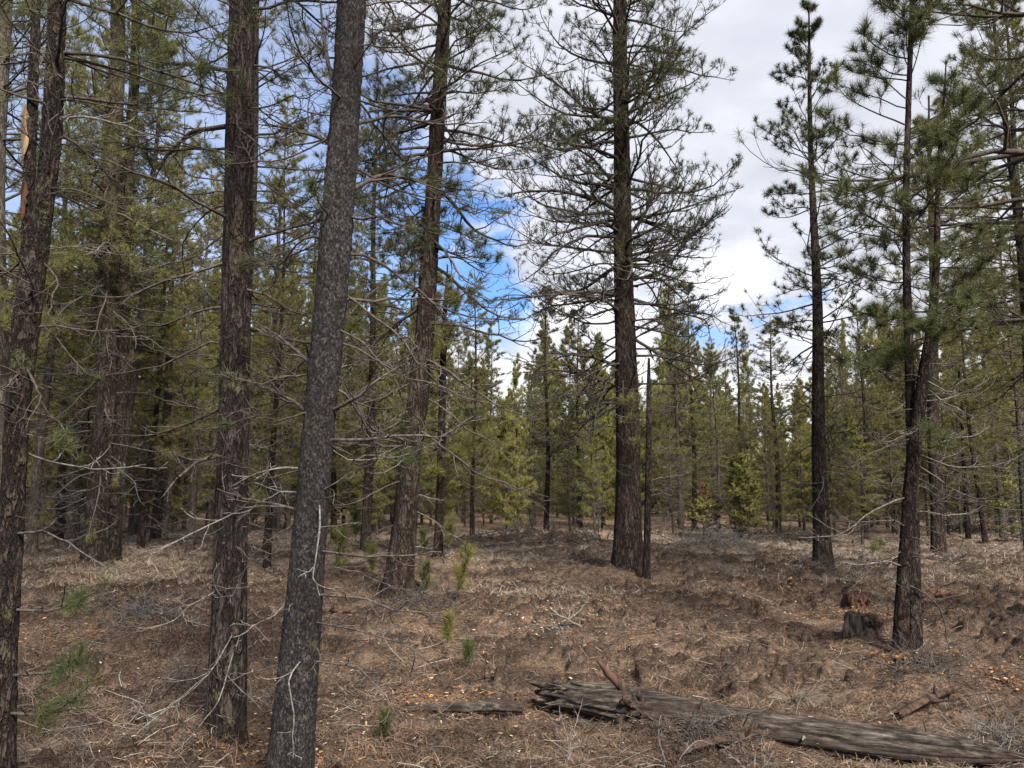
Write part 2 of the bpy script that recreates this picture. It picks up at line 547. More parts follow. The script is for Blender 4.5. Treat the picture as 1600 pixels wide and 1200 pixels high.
# ground
m, t, b, o = mat('forest_floor', .95, .08)
v, raw = scaled(t, (1, 1, 1))
g = t.n('ShaderNodeNewGeometry')
spg = t.n('ShaderNodeSeparateXYZ')
t.l(g.outputs['Position'], spg.inputs[0])
fa = t.noise(raw, 55, 6, .7, .4)
fb = t.noise(raw, 9, 5, .65, .5)
fc = t.noise(raw, 1.1, 4, .6, .3)
fd = t.noise(raw, .22, 3, .5)
c = t.ramp(fa, [(.30, (.014, .010, .009)), (.42, (.050, .033, .024)), (.54, (.12, .080, .056)), (.72, (.25, .18, .13))])
c = t.mix(t.math('MULTIPLY', t.step(fb, .50, .60), .8), c, (.030, .022, .018, 1))
c = t.mix(t.math('MULTIPLY', t.step(fc, .48, .68), .5), c, (.19, .135, .095, 1))
fargrass = t.math('MULTIPLY', t.step(spg.outputs[1], 13, 22), t.step(fd, .25, .45))
c = t.mix(t.math('MULTIPLY', fargrass, .8), c, t.mix(t.step(fb, .3, .6), (.11, .085, .065, 1), (.25, .20, .155, 1)))
duff = t.math('MULTIPLY', t.step(spg.outputs[1], 27, 34), .7)
c = t.mix(duff, c, (.15, .095, .06, 1))
at_ = t.n('ShaderNodeAttribute', attribute_name='turned_soil')
c = t.mix(t.math('MULTIPLY', t.math('MULTIPLY', at_.outputs['Fac'], t.step(spg.outputs[1], 34, 22)), .9), c, t.mix(t.step(fa, .4, .7), (.016, .012, .010, 1), (.075, .052, .040, 1)))
t.l(c, b.inputs['Base Color'])
h = t.math('ADD', t.math('MULTIPLY', fa, .6), fb)
bump(t, b, h, .9, .03)
M['ground'] = m

# log wood
m, t, b, o = mat('weathered_log_wood', .85, .15)
tcn = t.n('ShaderNodeTexCoord')
mp_ = t.n('ShaderNodeMapping')
mp_.inputs['Rotation'].default_value = (0, 0, R(23))
mp2 = t.n('ShaderNodeMapping')
mp2.inputs['Scale'].default_value = (.16, 1, 1)
t.l(tcn.outputs['Object'], mp_.inputs[0])
t.l(mp_.outputs[0], mp2.inputs[0])
f1 = t.noise(mp2.outputs[0], 38, 6, .65, .3)
f2 = t.noise(mp2.outputs[0], 9, 5, .6, .4)
f3 = t.noise(mp2.outputs[0], 150, 4, .7)
f4 = t.noise(mp_.outputs[0], 14, 6, .7, .6)
f5 = t.noise(mp_.outputs[0], 70, 4, .7)
f1 = t.math('ADD', t.math('MULTIPLY', f1, .72), t.math('ADD', t.math('MULTIPLY', f4, .18), t.math('MULTIPLY', f5, .10)))
c = t.ramp(f1, [(.40, (.008, .007, .006)), (.47, (.028, .022, .018)), (.55, (.078, .064, .053)), (.68, (.20, .175, .15))])
c = t.mix(t.math('MULTIPLY', t.step(f2, .50, .58), .6), c, (.032, .021, .018, 1))
c = t.mix(t.math('MULTIPLY', t.step(f3, .45, .65), .35), c, (.04, .03, .025, 1))
t.l(c, b.inputs['Base Color'])
bump(t, b, t.math('ADD', f1, t.math('MULTIPLY', f3, .5)), .9, .02)
M['log'] = m
M['log_dark'] = plain('charred_rotten_wood', (.018, .013, .011), (.075, .045, .033), 22, .9, stretch=(1, 1, .4), bst=1)
M['stump'] = plain('stump_wood', (.016, .013, .011), (.10, .08, .058), 26, .9, stretch=(1, 1, .2), bst=1)
M['stump_red'] = plain('red_rotten_stump_wood', (.018, .011, .009), (.085, .040, .024), 24, .9, stretch=(1, 1, .25), bst=1)
M['pale'] = plain('debarked_pale_wood', (.10, .07, .045), (.26, .19, .12), 30, .85, stretch=(1, 1, .15))


# ------------------------------------------------------------------ object helpers
def tag(o, label=None, cat=None, group=None, kind=None):
    if label: o['label'] = label
    if cat: o['category'] = cat
    if group: o['group'] = group
    if kind: o['kind'] = kind
    return o


def empty(name, loc, label, cat, group=None):
    o = bpy.data.objects.new(name, None)
    COL.objects.link(o)
    o.location = tuple(float(a) for a in loc)
    o.empty_display_size = .2
    return tag(o, label, cat, group)


def obj(name, me, parent=None, loc=(0, 0, 0)):
    o = bpy.data.objects.new(name, me)
    COL.objects.link(o)
    o.location = tuple(float(a) for a in loc)
    if parent is not None:
        o.parent = parent
    return o


def copy_tree(root, loc, rz, sc, label, cat, group):
    r = root.copy()
    COL.objects.link(r)
    r.location = tuple(float(a) for a in loc)
    r.rotation_euler = (0, 0, rz)
    r.scale = sc
    tag(r, label, cat, group)
    for ch in list(root.children):
        c_ = ch.copy()
        COL.objects.link(c_)
        c_.parent = r
    return r


# ------------------------------------------------------------------ ground
def build_ground():
    a_f = np.linspace(-R(42), R(42), 900)
    a_b = np.linspace(R(42), 2 * np.pi - R(42), 90)[1:-1]
    A = np.concatenate([a_f, a_b])
    r = np.concatenate([[.3, .8, 1.4, 1.9], np.geomspace(2.2, 34, 760), np.geomspace(35, 900, 60)])
    nr, na = len(r), len(A)
    X, Y = r[:, None] * np.sin(A)[None], r[:, None] * np.cos(A)[None]
    Z = gz(X, Y)
    V = np.stack([X, Y, Z], -1).reshape(-1, 3)
    idx = np.arange(nr * na).reshape(nr, na)
    a, b2 = idx[:-1], idx[1:]
    q = np.stack([a, b2, np.roll(b2, -1, 1), np.roll(a, -1, 1)], -1)[..., ::-1].reshape(-1, 4)
    V = np.concatenate([V, [[0, 0, gzs(0, 0)]]])
    t_ = np.stack([np.roll(idx[0], -1), np.full(na, nr * na), idx[0]], -1)
    ge = Geo()
    ge.add(V, q, t_)
    gm = ge.mesh('ground', [M['ground']])
    at_ = gm.attributes.new('turned_soil', 'FLOAT', 'POINT')
    at_.data.foreach_set('value', clod(V[:, 0], V[:, 1]).astype(np.float32))
    o = obj('ground', gm)
    tag(o, kind='structure')


build_ground()


# ------------------------------------------------------------------ trees
def trunk_mesh(rng, zs, X, Y, Rr, sides, amp, cell, matl, origin, flare=.5, zst=.25, lobes=True):
    """a trunk surface with furrows; zs rings, X,Y centre, Rr radius"""
    n = len(zs)
    th = np.arange(sides) * 2 * np.pi / sides
    hh = zs - zs[0]
    fl = 1 + flare * np.exp(-hh / .22)
    s = int(rng.integers(1000))
    cx, sx = np.cos(th), np.sin(th)
    ph = rng.uniform(0, 6.28, 3)
    root = 1 + flare * .35 * np.exp(-hh / .18)[:, None] * (np.cos(4 * th + ph[0]) + .6 * np.cos(7 * th + ph[1]))[None]
    rm = float(np.median(Rr))
    n3 = noise3(cx[None] * rm * cell, sx[None] * rm * cell, hh[:, None] * cell * zst, s)
    n3b = noise3(cx[None] * rm * cell * 2.3, sx[None] * rm * cell * 2.3, hh[:, None] * cell * zst * 2.1, s + 1)
    ridge = (1 - np.abs(2 * n3 - 1)) * .7 + (1 - np.abs(2 * n3b - 1)) * .35
    low = noise3(cx[None] * 1.2, sx[None] * 1.2, hh[:, None] * 1.5, s + 2) - .5
    rad = (Rr * fl)[:, None] * root * (1 + .10 * low) - amp * ridge + amp * .5
    Xv, Yv = X[:, None] + rad * cx[None], Y[:, None] + rad * sx[None]
    V = np.stack([Xv, Yv, np.broadcast_to(zs[:, None], Xv.shape)], -1).reshape(-1, 3)
    idx = np.arange(n * sides).reshape(n, sides)
    a, b2 = idx[:-1], idx[1:]
    q = np.stack([a, np.roll(a, -1, 1), np.roll(b2, -1, 1), b2], -1).reshape(-1, 4)
    ge = Geo()
    ge.add(V, q)
    return ge.mesh('trunk', [matl], origin)


class Stem:
    def __init__(self, D, pts, H, wtop=.03, base=None):
        """pts: (px, py, width px) from the ground up, all at distance D"""
        Pn = np.array([P(a, b_, D) for a, b_, _ in pts])
        rr = np.array([w_ / FPX * (D / math.cos(PITCH)) / 2 for _, _, w_ in pts])
        g0 = gzs(Pn[0, 0], D) - .12
        z, x, r_ = list(Pn[:, 2]), list(Pn[:, 0]), list(rr)
        z[0] = g0
        # beyond the frame the trunk goes on tapering to its top
        if H > z[-1] + .3:
            sl = (x[-1] - x[-2]) / max(z[-1] - z[-2], .1) * .5
            z.append(H); x.append(x[-1] + sl * (H - z[-2])); r_.append(wtop)
        self.z, self.x, self.r, self.D = np.array(z), np.array(x), np.array(r_), D
        self.H = self.z[-1]
        self.base = np.array([x[0], D, g0 + .12])

    def at(self, zz):
        zz = np.asarray(zz, float)
        # smooth the traced centre line a little
        xs = sum(np.interp(zz + k, self.z, self.x) for k in (-.25, -.12, 0, .12, .25)) / 5
        return xs, np.full_like(zz, self.D) + .06 * np.sin(zz * .9 + self.x[0]), np.interp(zz, self.z, self.r)

    def rings(self, dz, zmax=None):
        zmax = zmax or self.H
        return np.concatenate([np.arange(self.z[0], zmax, dz), np.arange(zmax, self.H, .5), [self.H]]) if zmax < self.H else np.append(np.arange(self.z[0], self.H - dz * .5, dz), self.H)


def live_crown(rng, ge, at, zb, H, Lmax, gap=.36, per=3.4, elev=(0, 45), sagu=.10, n2=7, n3=3, nneed=22, nlen=.16, nw=.006, rtip=.0045,
               wob=.10, curl=.16, bare=.25, thin=0.0, prof=.75, low=.45, side=6, n4=0, limb_r=.012, tuft_extra=True, spread=.75, azbias=None):
    zs = []
    z = zb
    while z < H - .25:
        k = rng.poisson(per * .4) + int(per * .6 + .5)
        zs += list(z + rng.uniform(-.08, .08, k))
        z += gap * rng.uniform(.7, 1.3)
    zs = np.array(zs)
    zs = zs[(zs < zb + .9 * (H - zb)) | (rng.random(len(zs)) > .5)]
    u = np.clip((zs - zb) / (H - zb), 0, 1)
    B = len(zs)
    az_ = rng.uniform(0, 2 * np.pi, B)
    L = Lmax * (1 - u) ** prof * np.minimum(1, low + (1 - low) * u * 5) * rng.uniform(.6, 1.15, B) + .12
    if azbias is not None:
        L = L * (1 + azbias[1] * np.cos(az_ - azbias[0]))
    x, y, r_ = at(zs)
    e = np.radians(elev[0] + (elev[1] - elev[0]) * u + rng.normal(0, 9, B))
    d_ = np.stack([np.cos(az_) * np.cos(e), np.sin(az_) * np.cos(e), np.sin(e)], -1)
    p0 = np.stack([x, y, zs], -1) + d_ * (r_ * .5)[:, None]
    K = 8
    upv = np.linspace(-sagu * .6, sagu * 1.5, K - 1)
    P1 = grow(rng, p0, d_, L, K, wob=wob, upv=list(upv))
    r0 = np.minimum(limb_r * (.35 + L / 1.6), r_ * .6)
    s = np.linspace(0, 1, K)[None]
    R1 = r0[:, None] * (1 - s) + rtip * s
    ge.tubes(P1, R1, side, 0)
    P2, R2 = children(rng, P1, R1, n2, bare, .97, .85, .38, 5, curl, wob * 1.2, .6, rtip)
    ge.tubes(P2, R2, 4 if side > 4 else 3, 0)
    P3, R3 = children(rng, P2, R2, n3, .3, .95, .75, .55, 4, curl * 1.2, wob * 1.3, .75, rtip * .85)
    ge.tubes(P3, R3, 3, 0)
    ends = [P1, P2, P3]
    if n4:
        P4, R4 = children(rng, P3, R3, n4, .3, .95, .75, .6, 3, curl, wob, .75, rtip * .8)
        ge.tubes(P4, R4, 3, 0)
        ends.append(P4)
    pos = np.concatenate([e_[:, -1] for e_ in ends])
    dr = np.concatenate([norm(e_[:, -1] - e_[:, -2]) for e_ in ends])
    # leader
    tx, ty, _ = at(np.array([H]))
    pos = np.concatenate([pos, [[tx[0], ty[0], H]]])
    dr = np.concatenate([dr, [[0, 0, 1.0]]])
    if thin:
        keep = rng.random(len(pos)) > thin
        pos, dr = pos[keep], dr[keep]
    ge.needles(pos, dr, nneed, nlen, nw, rng, spread=spread)
    return len(pos)


def dead_limb(rng, p0, az_, e, L, r0, n2=6, n3=3, K=11, sag=.05, wob=.14, m=0, rtip=.0022, curl=.05, side=6, ge=None, n4=0, path=None):
    ge = ge or Geo()
    if path is None:
        d_ = np.array([[math.cos(az_) * math.cos(e), math.sin(az_) * math.cos(e), math.sin(e)]])
        P1 = grow(rng, np.array([p0]), d_, L, K, wob=wob, upv=list(np.linspace(-sag, sag * 1.8, K - 1)))
    else:
        pp = np.asarray(path, float)
        tt = np.linspace(0, len(pp) - 1, K)
        P1 = np.stack([np.interp(tt, np.arange(len(pp)), pp[:, i]) for i in range(3)], -1)[None]
        P1 = P1 + rng.normal(0, .004, P1.shape) * np.linspace(0, 1, K)[None, :, None]
    s = np.linspace(0, 1, K)[None]
    R1 = r0 * (1 - s) ** .8 + rtip * s
    ge.tubes(P1, R1, side, m)
    if n2:
        P2, R2 = children(rng, P1, R1, n2, .15, .95, .8, .42, 6, curl, wob * 1.3, .55, rtip)
        ge.tubes(P2, R2, 4, m)
        if n3:
            P3, R3 = children(rng, P2, R2, n3, .2, .95, .8, .5, 5, curl * 1.5, wob * 1.5, .7, rtip * .9)
            ge.tubes(P3, R3, 3, m)
            if n4:
                P4, R4 = children(rng, P3, R3, n4, .2, .95, .8, .6, 4, curl * 1.5, wob * 1.5, .7, rtip * .8)
                ge.tubes(P4, R4, 3, m)
    return ge, P1


def tufts_on(rng, ge, P1, n, nlen, nw, t0=.55, nneed=40, mi=1):
    t_ = rng.uniform(t0, 1, (1, n))
    p_, d_ = sample(P1, t_)
    p_ = p_ + rng.normal(0, .2, p_.shape) * nlen
    ge.needles(p_[0], norm(d_[0] + rng.normal(0, .35, d_[0].shape)), nneed, nlen, nw, rng, spread=.7, m=mi)


def hero(seed, name, label, D, pts, H, barkm, sides=28, dz=.06, amp=.006, cell=30, zst=.25, flare=.35, group=None,
         live=None, dead=None, manual=(), needle='needle_dark', twig='twig', zfine=None, extra_stem=None, cat='pine tree', yaw=None):
    rng = np.random.default_rng(seed)
    st = Stem(D, pts, H)
    root = empty(name, st.base, label, cat, group)
    zs = st.rings(dz, min(zfine or st.H, st.H))
    x, y, r_ = st.at(zs)
    obj('trunk', trunk_mesh(rng, zs, x, y, r_, sides, amp, cell, M[barkm], st.base, flare, zst), root)
    if extra_stem:
        for (pp, hh, bm) in extra_stem:
            s2 = Stem(D + .03, pp, hh)
            s2.z[0] = P(pp[0][0], pp[0][1], D)[2]
            z2 = s2.rings(dz, None)
            x2, y2, r2 = s2.at(z2)
            obj('side_stem', trunk_mesh(rng, z2, x2, y2, r2, sides, amp, cell, M[bm], st.base, 0, zst), root)
    if live:
        lst = live if isinstance(live, list) else [live]
        ge = Geo()
        for lv in lst:
            live_crown(rng, ge, st.at, H=lv.pop('top', st.H), **lv)
        obj('crown', ge.mesh('crown', [M[twig], M[needle]], st.base), root)
    if dead:
        for dd in (dead if isinstance(dead, list) else [dead]):
            z0, z1, n, Lr = dd['z0'], dd['z1'], dd['n'], dd['L']
            for k in range(n):
                z = z0 + (z1 - z0) * (k + rng.random()) / n
                a = rng.uniform(0, 2 * np.pi)
                if dd.get('sides') and rng.random() < .7:      # most snags point across the view
                    a = rng.choice([0, np.pi]) + rng.normal(0, .6)
                xx, yy, rr = st.at(np.array([z]))
                L = rng.uniform(*Lr)
                e = R(rng.normal(dd.get('e', -5), 14))
                p0 = np.array([xx[0], yy[0], z]) + np.array([math.cos(a), math.sin(a), 0]) * rr[0] * .6
                g_, P1 = dead_limb(rng, p0, a, e, L, dd.get('r', .008) * rng.uniform(.7, 1.4) * (.5 + L), dd.get('n2', 6), dd.get('n3', 3),
                                   sag=dd.get('sag', .08), wob=dd.get('wob', .15), rtip=dd.get('rtip', .002), curl=dd.get('curl', .08), side=5, n4=dd.get('n4', 0))
                mm = M['dead'] if rng.random() < dd.get('pale', .3) else M['deadmid'] if rng.random() < .6 else M['twig']
                if rng.random() < dd.get('tuft', 0):
                    tufts_on(rng, g_, P1, 6, dd.get('tl', .09), dd.get('tw', .003), .7, 34)
                    obj('branch', g_.mesh('branch', [mm, M[needle]], st.base), root)
                else:
                    obj('dead_branch', g_.mesh('dead_branch', [mm], st.base), root)
    for mn in manual:
        path = [P(a, b_, D + c_) for a, b_, c_ in mn['p']]
        # begin inside the trunk
        xx, yy, rr = st.at(np.array([path[0][2]]))
        path[0] = np.array([xx[0] + np.sign(path[1][0] - xx[0]) * rr[0] * .4, yy[0], path[0][2]])
        g_, P1 = dead_limb(rng, None, 0, 0, 0, mn.get('r', .02), mn.get('n2', 8), mn.get('n3', 3), K=12, wob=.13, rtip=mn.get('rt', .0025), curl=mn.get('curl', .05), path=path, n4=mn.get('n4', 0))
        if mn.get('t'):
            tufts_on(rng, g_, P1, mn['t'], mn.get('tl', .12), mn.get('tw', .0035), mn.get('t0', .5), mn.get('nn', 45))
            obj('branch', g_.mesh('branch', [M[mn.get('m', 'twig')], M[mn.get('needle', needle)]], st.base), root)
        else:
            obj('dead_branch', g_.mesh('dead_branch', [M[mn.get('m', 'deadmid')]], st.base), root)
    return root, st


NEAR = 'large pines standing in the foreground'

# A  left edge, forked, rough bark
rA, sA = hero(11, 'pine_tree', 'rough flaking pine trunk with a forked upper stem at the far left edge', 4.3,
     [(5, 1222, 42), (8, 1150, 40), (16, 1000, 37), (29, 850, 34), (32, 700, 34), (38, 600, 35), (47, 480, 40), (60, 370, 34), (70, 290, 30), (76, 200, 33), (80, 0, 27)], 11, 'bark_rough',
     48, .02, .010, 34, .3, .3, live=dict(zb=3.9, Lmax=1.7, n2=6, n3=2, nneed=18, nw=.003, rtip=.002, limb_r=.012),
     dead=[dict(z0=1.3, z1=4.6, n=24, L=(.3, .9), sides=1, pale=.1, r=.006, n2=6, n3=3, tuft=.1)],
     extra_stem=[([(44, 470, 22), (42, 330, 18), (43, 200, 18), (46, 80, 16), (48, -60, 14)], 8, 'bark_rough')],
     zfine=5.0, needle='needle_green',
     manual=[dict(p=[(30, 1052, 0), (75, 1052, -.1), (110, 1040, -.15), (140, 1005, -.2)], r=.0085, n2=4, n3=0, t=16, tl=.12, t0=.35, m='twig', nn=44, tw=.0018),
             dict(p=[(26, 1110, 0), (70, 1118, -.15), (105, 1100, -.2), (140, 1070, -.25)], r=.0085, n2=4, n3=0, t=16, tl=.13, t0=.35, m='twig', nn=44, tw=.0018),
             dict(p=[(34, 950, 0), (75, 955, -.1), (115, 945, -.15), (160, 915, -.2)], r=.0085, n2=5, n3=0, t=16, tl=.11, t0=.35, m='twig', nn=44, tw=.0018),
             dict(p=[(60, 640, 0), (90, 655, -.1), (110, 690, -.15), (95, 700, -.2)], r=.005, n2=3, n3=0, t=6, tl=.10, t0=.5, m='twig', nn=34, tw=.002)])
# pale ragged scar where the bark is gone, on the side stem
def scar(px0, py0, px1, py1, wpx, seed, mt):
    a, b_ = P(px0, py0, 4.33), P(px1, py1, 4.33)
    nz_, na_ = 60, 15
    t_ = np.linspace(0, 1, nz_)
    r0 = wpx / FPX * 4.33 / 2
    hw = .85 * np.clip(np.sin(np.pi * t_), 0, 1) ** .35 * (.55 + .6 * noise2(t_ * 9, t_ * 0, seed)) + .03
    off = -.25 + .5 * (noise2(t_ * 4, t_ * 0 + 5, seed) - .5)
    th = off[:, None] + hw[:, None] * np.linspace(-1, 1, na_)[None]
    edge = 1 - np.abs(np.linspace(-1, 1, na_))[None] ** 4
    rr = r0 + .004 * edge - .004 + .003 * noise2(th * 9, t_[:, None] * 4, seed + 1)
    cx, cz = a[0] + (b_[0] - a[0]) * t_, a[2] + (b_[2] - a[2]) * t_
    V = np.stack([cx[:, None] + rr * np.sin(th), 4.33 - rr * np.cos(th), np.broadcast_to(cz[:, None], th.shape)], -1)
    idx = np.arange(nz_ * na_).reshape(nz_, na_)
    g_ = Geo()
    g_.add(V, np.stack([idx[:-1, :-1], idx[:-1, 1:], idx[1:, 1:], idx[1:, :-1]], -1))
    obj('debarked_patch', g_.mesh('debarked_patch', [mt], sA.base), rA)


scar(43, 247, 43.5, 165, 18.5, 3, M['pale'])
scar(43, 345, 43, 285, 18.5, 8, M['stump_red'])


rA['label'] = 'rough flaking pine trunk forked above with a pale debarked patch, nearest the left edge'

# E  dark straight trunk, second from the left among the near ones
rE, sE = hero(12, 'pine_tree', 'straight dark furrowed pine trunk with flared foot and many bleached curling twigs', 5.2,
     [(359, 1140, 54), (361, 1040, 52), (363, 950, 50), (364, 800, 48), (365, 600, 46), (366, 400, 46), (370, 200, 46), (377, 0, 42)], 15, 'bark_plate',
     56, .02, .011, 34, .12, .35, live=dict(zb=5.6, Lmax=2.2, n2=6, n3=2, nneed=16, nw=.004, rtip=.0025, limb_r=.016),
     dead=[dict(z0=.4, z1=2.6, n=14, L=(.25, .65), pale=.12, r=.0026, n2=6, n3=3, curl=.1, wob=.2),
           dict(z0=2.5, z1=5.6, n=38, L=(.4, 1.5), pale=.0, r=.006, n2=7, n3=4, sag=.09, e=0, tuft=.7, sides=1, wob=.2, tl=.10)], zfine=5.4,
     manual=[dict(p=[(345, 708, 0), (310, 720, -.2), (275, 750, -.3), (255, 775, -.4)], r=.016, n2=7, n3=3, m='twig'),
             dict(p=[(345, 632, 0), (300, 660, .1), (250, 678, .2), (200, 682, .2)], r=.012, n2=7, n3=3, m='twig'),
             dict(p=[(345, 190, 0), (300, 205, .2), (262, 240, .3), (235, 290, .4)], r=.020, n2=9, n3=3, m='twig'),
             dict(p=[(345, 108, 0), (300, 100, .2), (240, 100, .4), (180, 75, .6)], r=.020, n2=9, n3=3, m='twig', t=6),
             dict(p=[(388, 800, -.1), (350, 810, -.7), (290, 838, -.9), (240, 865, -1)], r=.005, n2=6, n3=2, m='dead'),
             dict(p=[(388, 985, -.1), (330, 1050, -.6), (270, 1100, -.6), (215, 1160, -.5)], r=.0042, n2=5, n3=1, m='dead'),
             dict(p=[(392, 1010, -.1), (345, 1090, -.6), (310, 1140, -.6), (290, 1155, -.5)], r=.0042, n2=4, n3=1, m='dead')])

# F  scaly grey trunk, closest
rF, sF = hero(13, 'pine_tree', 'nearest leaning pine trunk with fine grey scaly bark and bare side branches', 4.2,
     [(455, 1238, 71), (457, 1200, 69), (466, 1080, 63), (472, 1000, 59), (483, 850, 52), (488, 770, 51), (496, 650, 51), (507, 533, 52), (519, 400, 52), (534, 200, 49), (549, 0, 47)], 14, 'bark_scale',
     72, .014, .011, 46, .6, .05, live=dict(zb=4.9, Lmax=1.9, n2=6, n3=2, nneed=16, nw=.0035, rtip=.0022, limb_r=.014),
     dead=[dict(z0=.4, z1=2.2, n=18, L=(.3, .75), pale=.15, r=.0032, n2=5, n3=3, curl=.1, wob=.26, sides=1),
           dict(z0=2.0, z1=4.8, n=28, L=(.4, 1.2), pale=.0, r=.005, n2=7, n3=4, sag=.09, e=0, tuft=.65, sides=1, wob=.2, tl=.10)], zfine=4.6,
     manual=[dict(p=[(525, 687, 0), (570, 687, -.1), (625, 680, -.1), (690, 683, 0), (740, 650, .1)], r=.011, n2=6, n3=3, m='deadmid'),
             dict(p=[(528, 645, 0), (560, 620, -.1), (590, 593, -.1), (640, 565, 0)], r=.012, n2=8, n3=3, m='deadmid'),
             dict(p=[(515, 575, 0), (470, 555, .2), (430, 520, .3), (400, 505, .4)], r=.014, n2=8, n3=3, m='twig'),
             dict(p=[(505, 650, 0), (460, 628, .2), (420, 608, .3), (395, 600, .4)], r=.012, n2=8, n3=3, m='twig'),
             dict(p=[(545, 225, 0), (500, 215, .2), (450, 200, .4), (400, 195, .6)], r=.016, n2=10, n3=3, m='twig'),
             dict(p=[(545, 140, 0), (515, 110, .1), (505, 50, .2), (497, -30, .3)], r=.018, n2=8, n3=3, m='twig'),
             dict(p=[(555, 295, 0), (600, 270, .3), (680, 290, .5), (760, 300, .8)], r=.016, n2=12, n3=4, m='twig', t=10, tl=.12),
             dict(p=[(555, 190, 0), (610, 180, .3), (680, 195, .5), (760, 190, .8)], r=.013, n2=12, n3=4, m='twig'),
             dict(p=[(510, 860, 0), (570, 870, -.2), (640, 868, -.3), (690, 862, -.3)], r=.007, n2=6, n3=2, m='deadmid'),
             dict(p=[(505, 928, 0), (570, 935, -.2), (620, 955, -.2), (690, 958, -.2)], r=.007, n2=7, n3=2, m='deadmid'),
             dict(p=[(500, 970, 0), (560, 985, -.3), (640, 1010, -.4), (690, 1050, -.4)], r=.005, n2=6, n3=2, m='deadmid'),
             dict(p=[(500, 1030, 0), (560, 1042, -.2), (600, 1085, -.3), (620, 1120, -.3)], r=.005, n2=6, n3=2, m='deadmid'),
             dict(p=[(470, 780, -.1), (500, 830, -.3), (488, 900, -.3), (500, 930, -.3)], r=.005, n2=4, n3=2, m='dead'),
             dict(p=[(470, 1020, -.1), (450, 1060, -.25), (460, 1120, -.25), (458, 1185, -.25)], r=.005, n2=4, n3=2, m='dead'),
             dict(p=[(490, 733, 0), (440, 730, .1), (400, 740, .2), (360, 760, .3)], r=.009, n2=4, n3=2, m='dead'),
             dict(p=[(490, 770, 0), (440, 768, .1), (400, 790, .2), (370, 815, .3)], r=.008, n2=4, n3=2, m='dead'),
             dict(p=[(485, 800, 0), (440, 790, .1), (390, 782, .2), (340, 765, .3)], r=.010, n2=7, n3=3, m='deadmid'),
             dict(p=[(505, 330, -.05), (500, 320, -.2), (492, 300, -.35), (488, 285, -.45)], r=.005, n2=2, n3=0, t=7, tl=.10, t0=.5, m='twig', needle='needle_green', nn=40, tw=.0022)])

# G  trunk flared at foot
rG, sG = hero(14, 'pine_tree', 'leaning reddish grey pine trunk with flared foot beside small green seedlings', 11.6,
     [(620, 935, 50), (630, 850, 40), (636, 780, 36), (644, 690, 34), (656, 600, 33), (664, 500, 30), (671, 400, 28), (678, 300, 26), (687, 150, 24), (695, 0, 22)], 17, 'bark_big',
     36, .05, .016, 22, .2, .35, live=dict(zb=5.4, Lmax=2.4, n2=9, n3=3, nneed=30, nw=.006, nlen=.13, spread=.9, rtip=.004, limb_r=.016, elev=(-5, 40), wob=.16, curl=.22),
     dead=[dict(z0=2.2, z1=7.6, n=40, L=(.8, 2.6), pale=.05, r=.009, n2=9, n3=4, sag=.09, rtip=.003, curl=.12, sides=1, tuft=.25, tl=.15, tw=.006),
           dict(z0=.8, z1=2.6, n=12, L=(.4, 1.3), pale=.4, r=.006, n2=6, n3=2)], needle='needle_dark', zfine=10,
     manual=[dict(p=[(672, 655, 0), (655, 700, -.5), (637, 718, -1.0), (632, 705, -1.2)], r=.008, n2=3, n3=0, t=8, tl=.22, t0=.6, m='twig', needle='needle_green', nn=40, tw=.005)])

rH, sH = hero(15, 'pine_tree', 'slim dark pine with dark hanging branches just behind the flared leaning trunk', 19,
     [(684, 872, 15), (688, 780, 13), (690, 680, 12), (692, 560, 10), (696, 470, 6), (700, 415, 2)], P(0, 412, 19)[2], 'bark_dark',
     14, .12, .006, 20, .3, .3, live=dict(zb=2.2, Lmax=1.5, n2=8, n3=3, nneed=20, nw=.009, nlen=.19, rtip=.005, elev=(-8, 40)), needle='needle_olive')

# I  the big one in the middle
MI = [([(965, 462, 0), (930, 455, -.2), (870, 460, -.3), (800, 467, -.4), (740, 472, -.5)], .042, 14),
      ([(965, 576, 0), (930, 558, -.1), (885, 553, -.2), (840, 575, -.3), (805, 560, -.4)], .040, 13),
      ([(967, 607, 0), (930, 588, .1), (870, 578, .2), (810, 583, .3)], .040, 13),
      ([(965, 632, 0), (925, 628, .1), (890, 650, .2), (860, 690, .3)], .022, 10),
      ([(965, 668, 0), (930, 665, -.2), (905, 690, -.3), (880, 720, -.4)], .018, 8),
      ([(962, 330, 0), (930, 310, -.2), (870, 297, -.3), (810, 300, -.4), (780, 310, -.5)], .05, 15),
      ([(960, 395, 0), (900, 388, .2), (840, 380, .3), (790, 350, .4)], .03, 14),
      ([(962, 300, 0), (930, 250, .2), (890, 225, .3), (850, 215, .4)], .035, 14),
      ([(985, 375, 0), (1010, 330, -.2), (1020, 310, -.3), (1012, 240, -.3)], .045, 12),
      ([(988, 400, 0), (1040, 385, -.2), (1090, 360, -.3), (1140, 320, -.3)], .035, 14),
      ([(992, 432, 0), (1030, 435, .2), (1060, 460, .3), (1085, 490, .3)], .03, 12),
      ([(995, 520, 0), (1030, 495, -.2), (1060, 488, -.3), (1105, 500, -.3), (1110, 530, -.3)], .03, 13),
      ([(995, 545, 0), (1040, 545, .2), (1085, 560, .3), (1110, 570, .3)], .022, 11),
      ([(985, 190, 0), (1020, 120, -.2), (1060, 60, -.3), (1120, 10, -.3)], .04, 14),
      ([(962, 195, 0), (920, 175, .2), (870, 130, .3), (800, 90, .4)], .04, 14)]
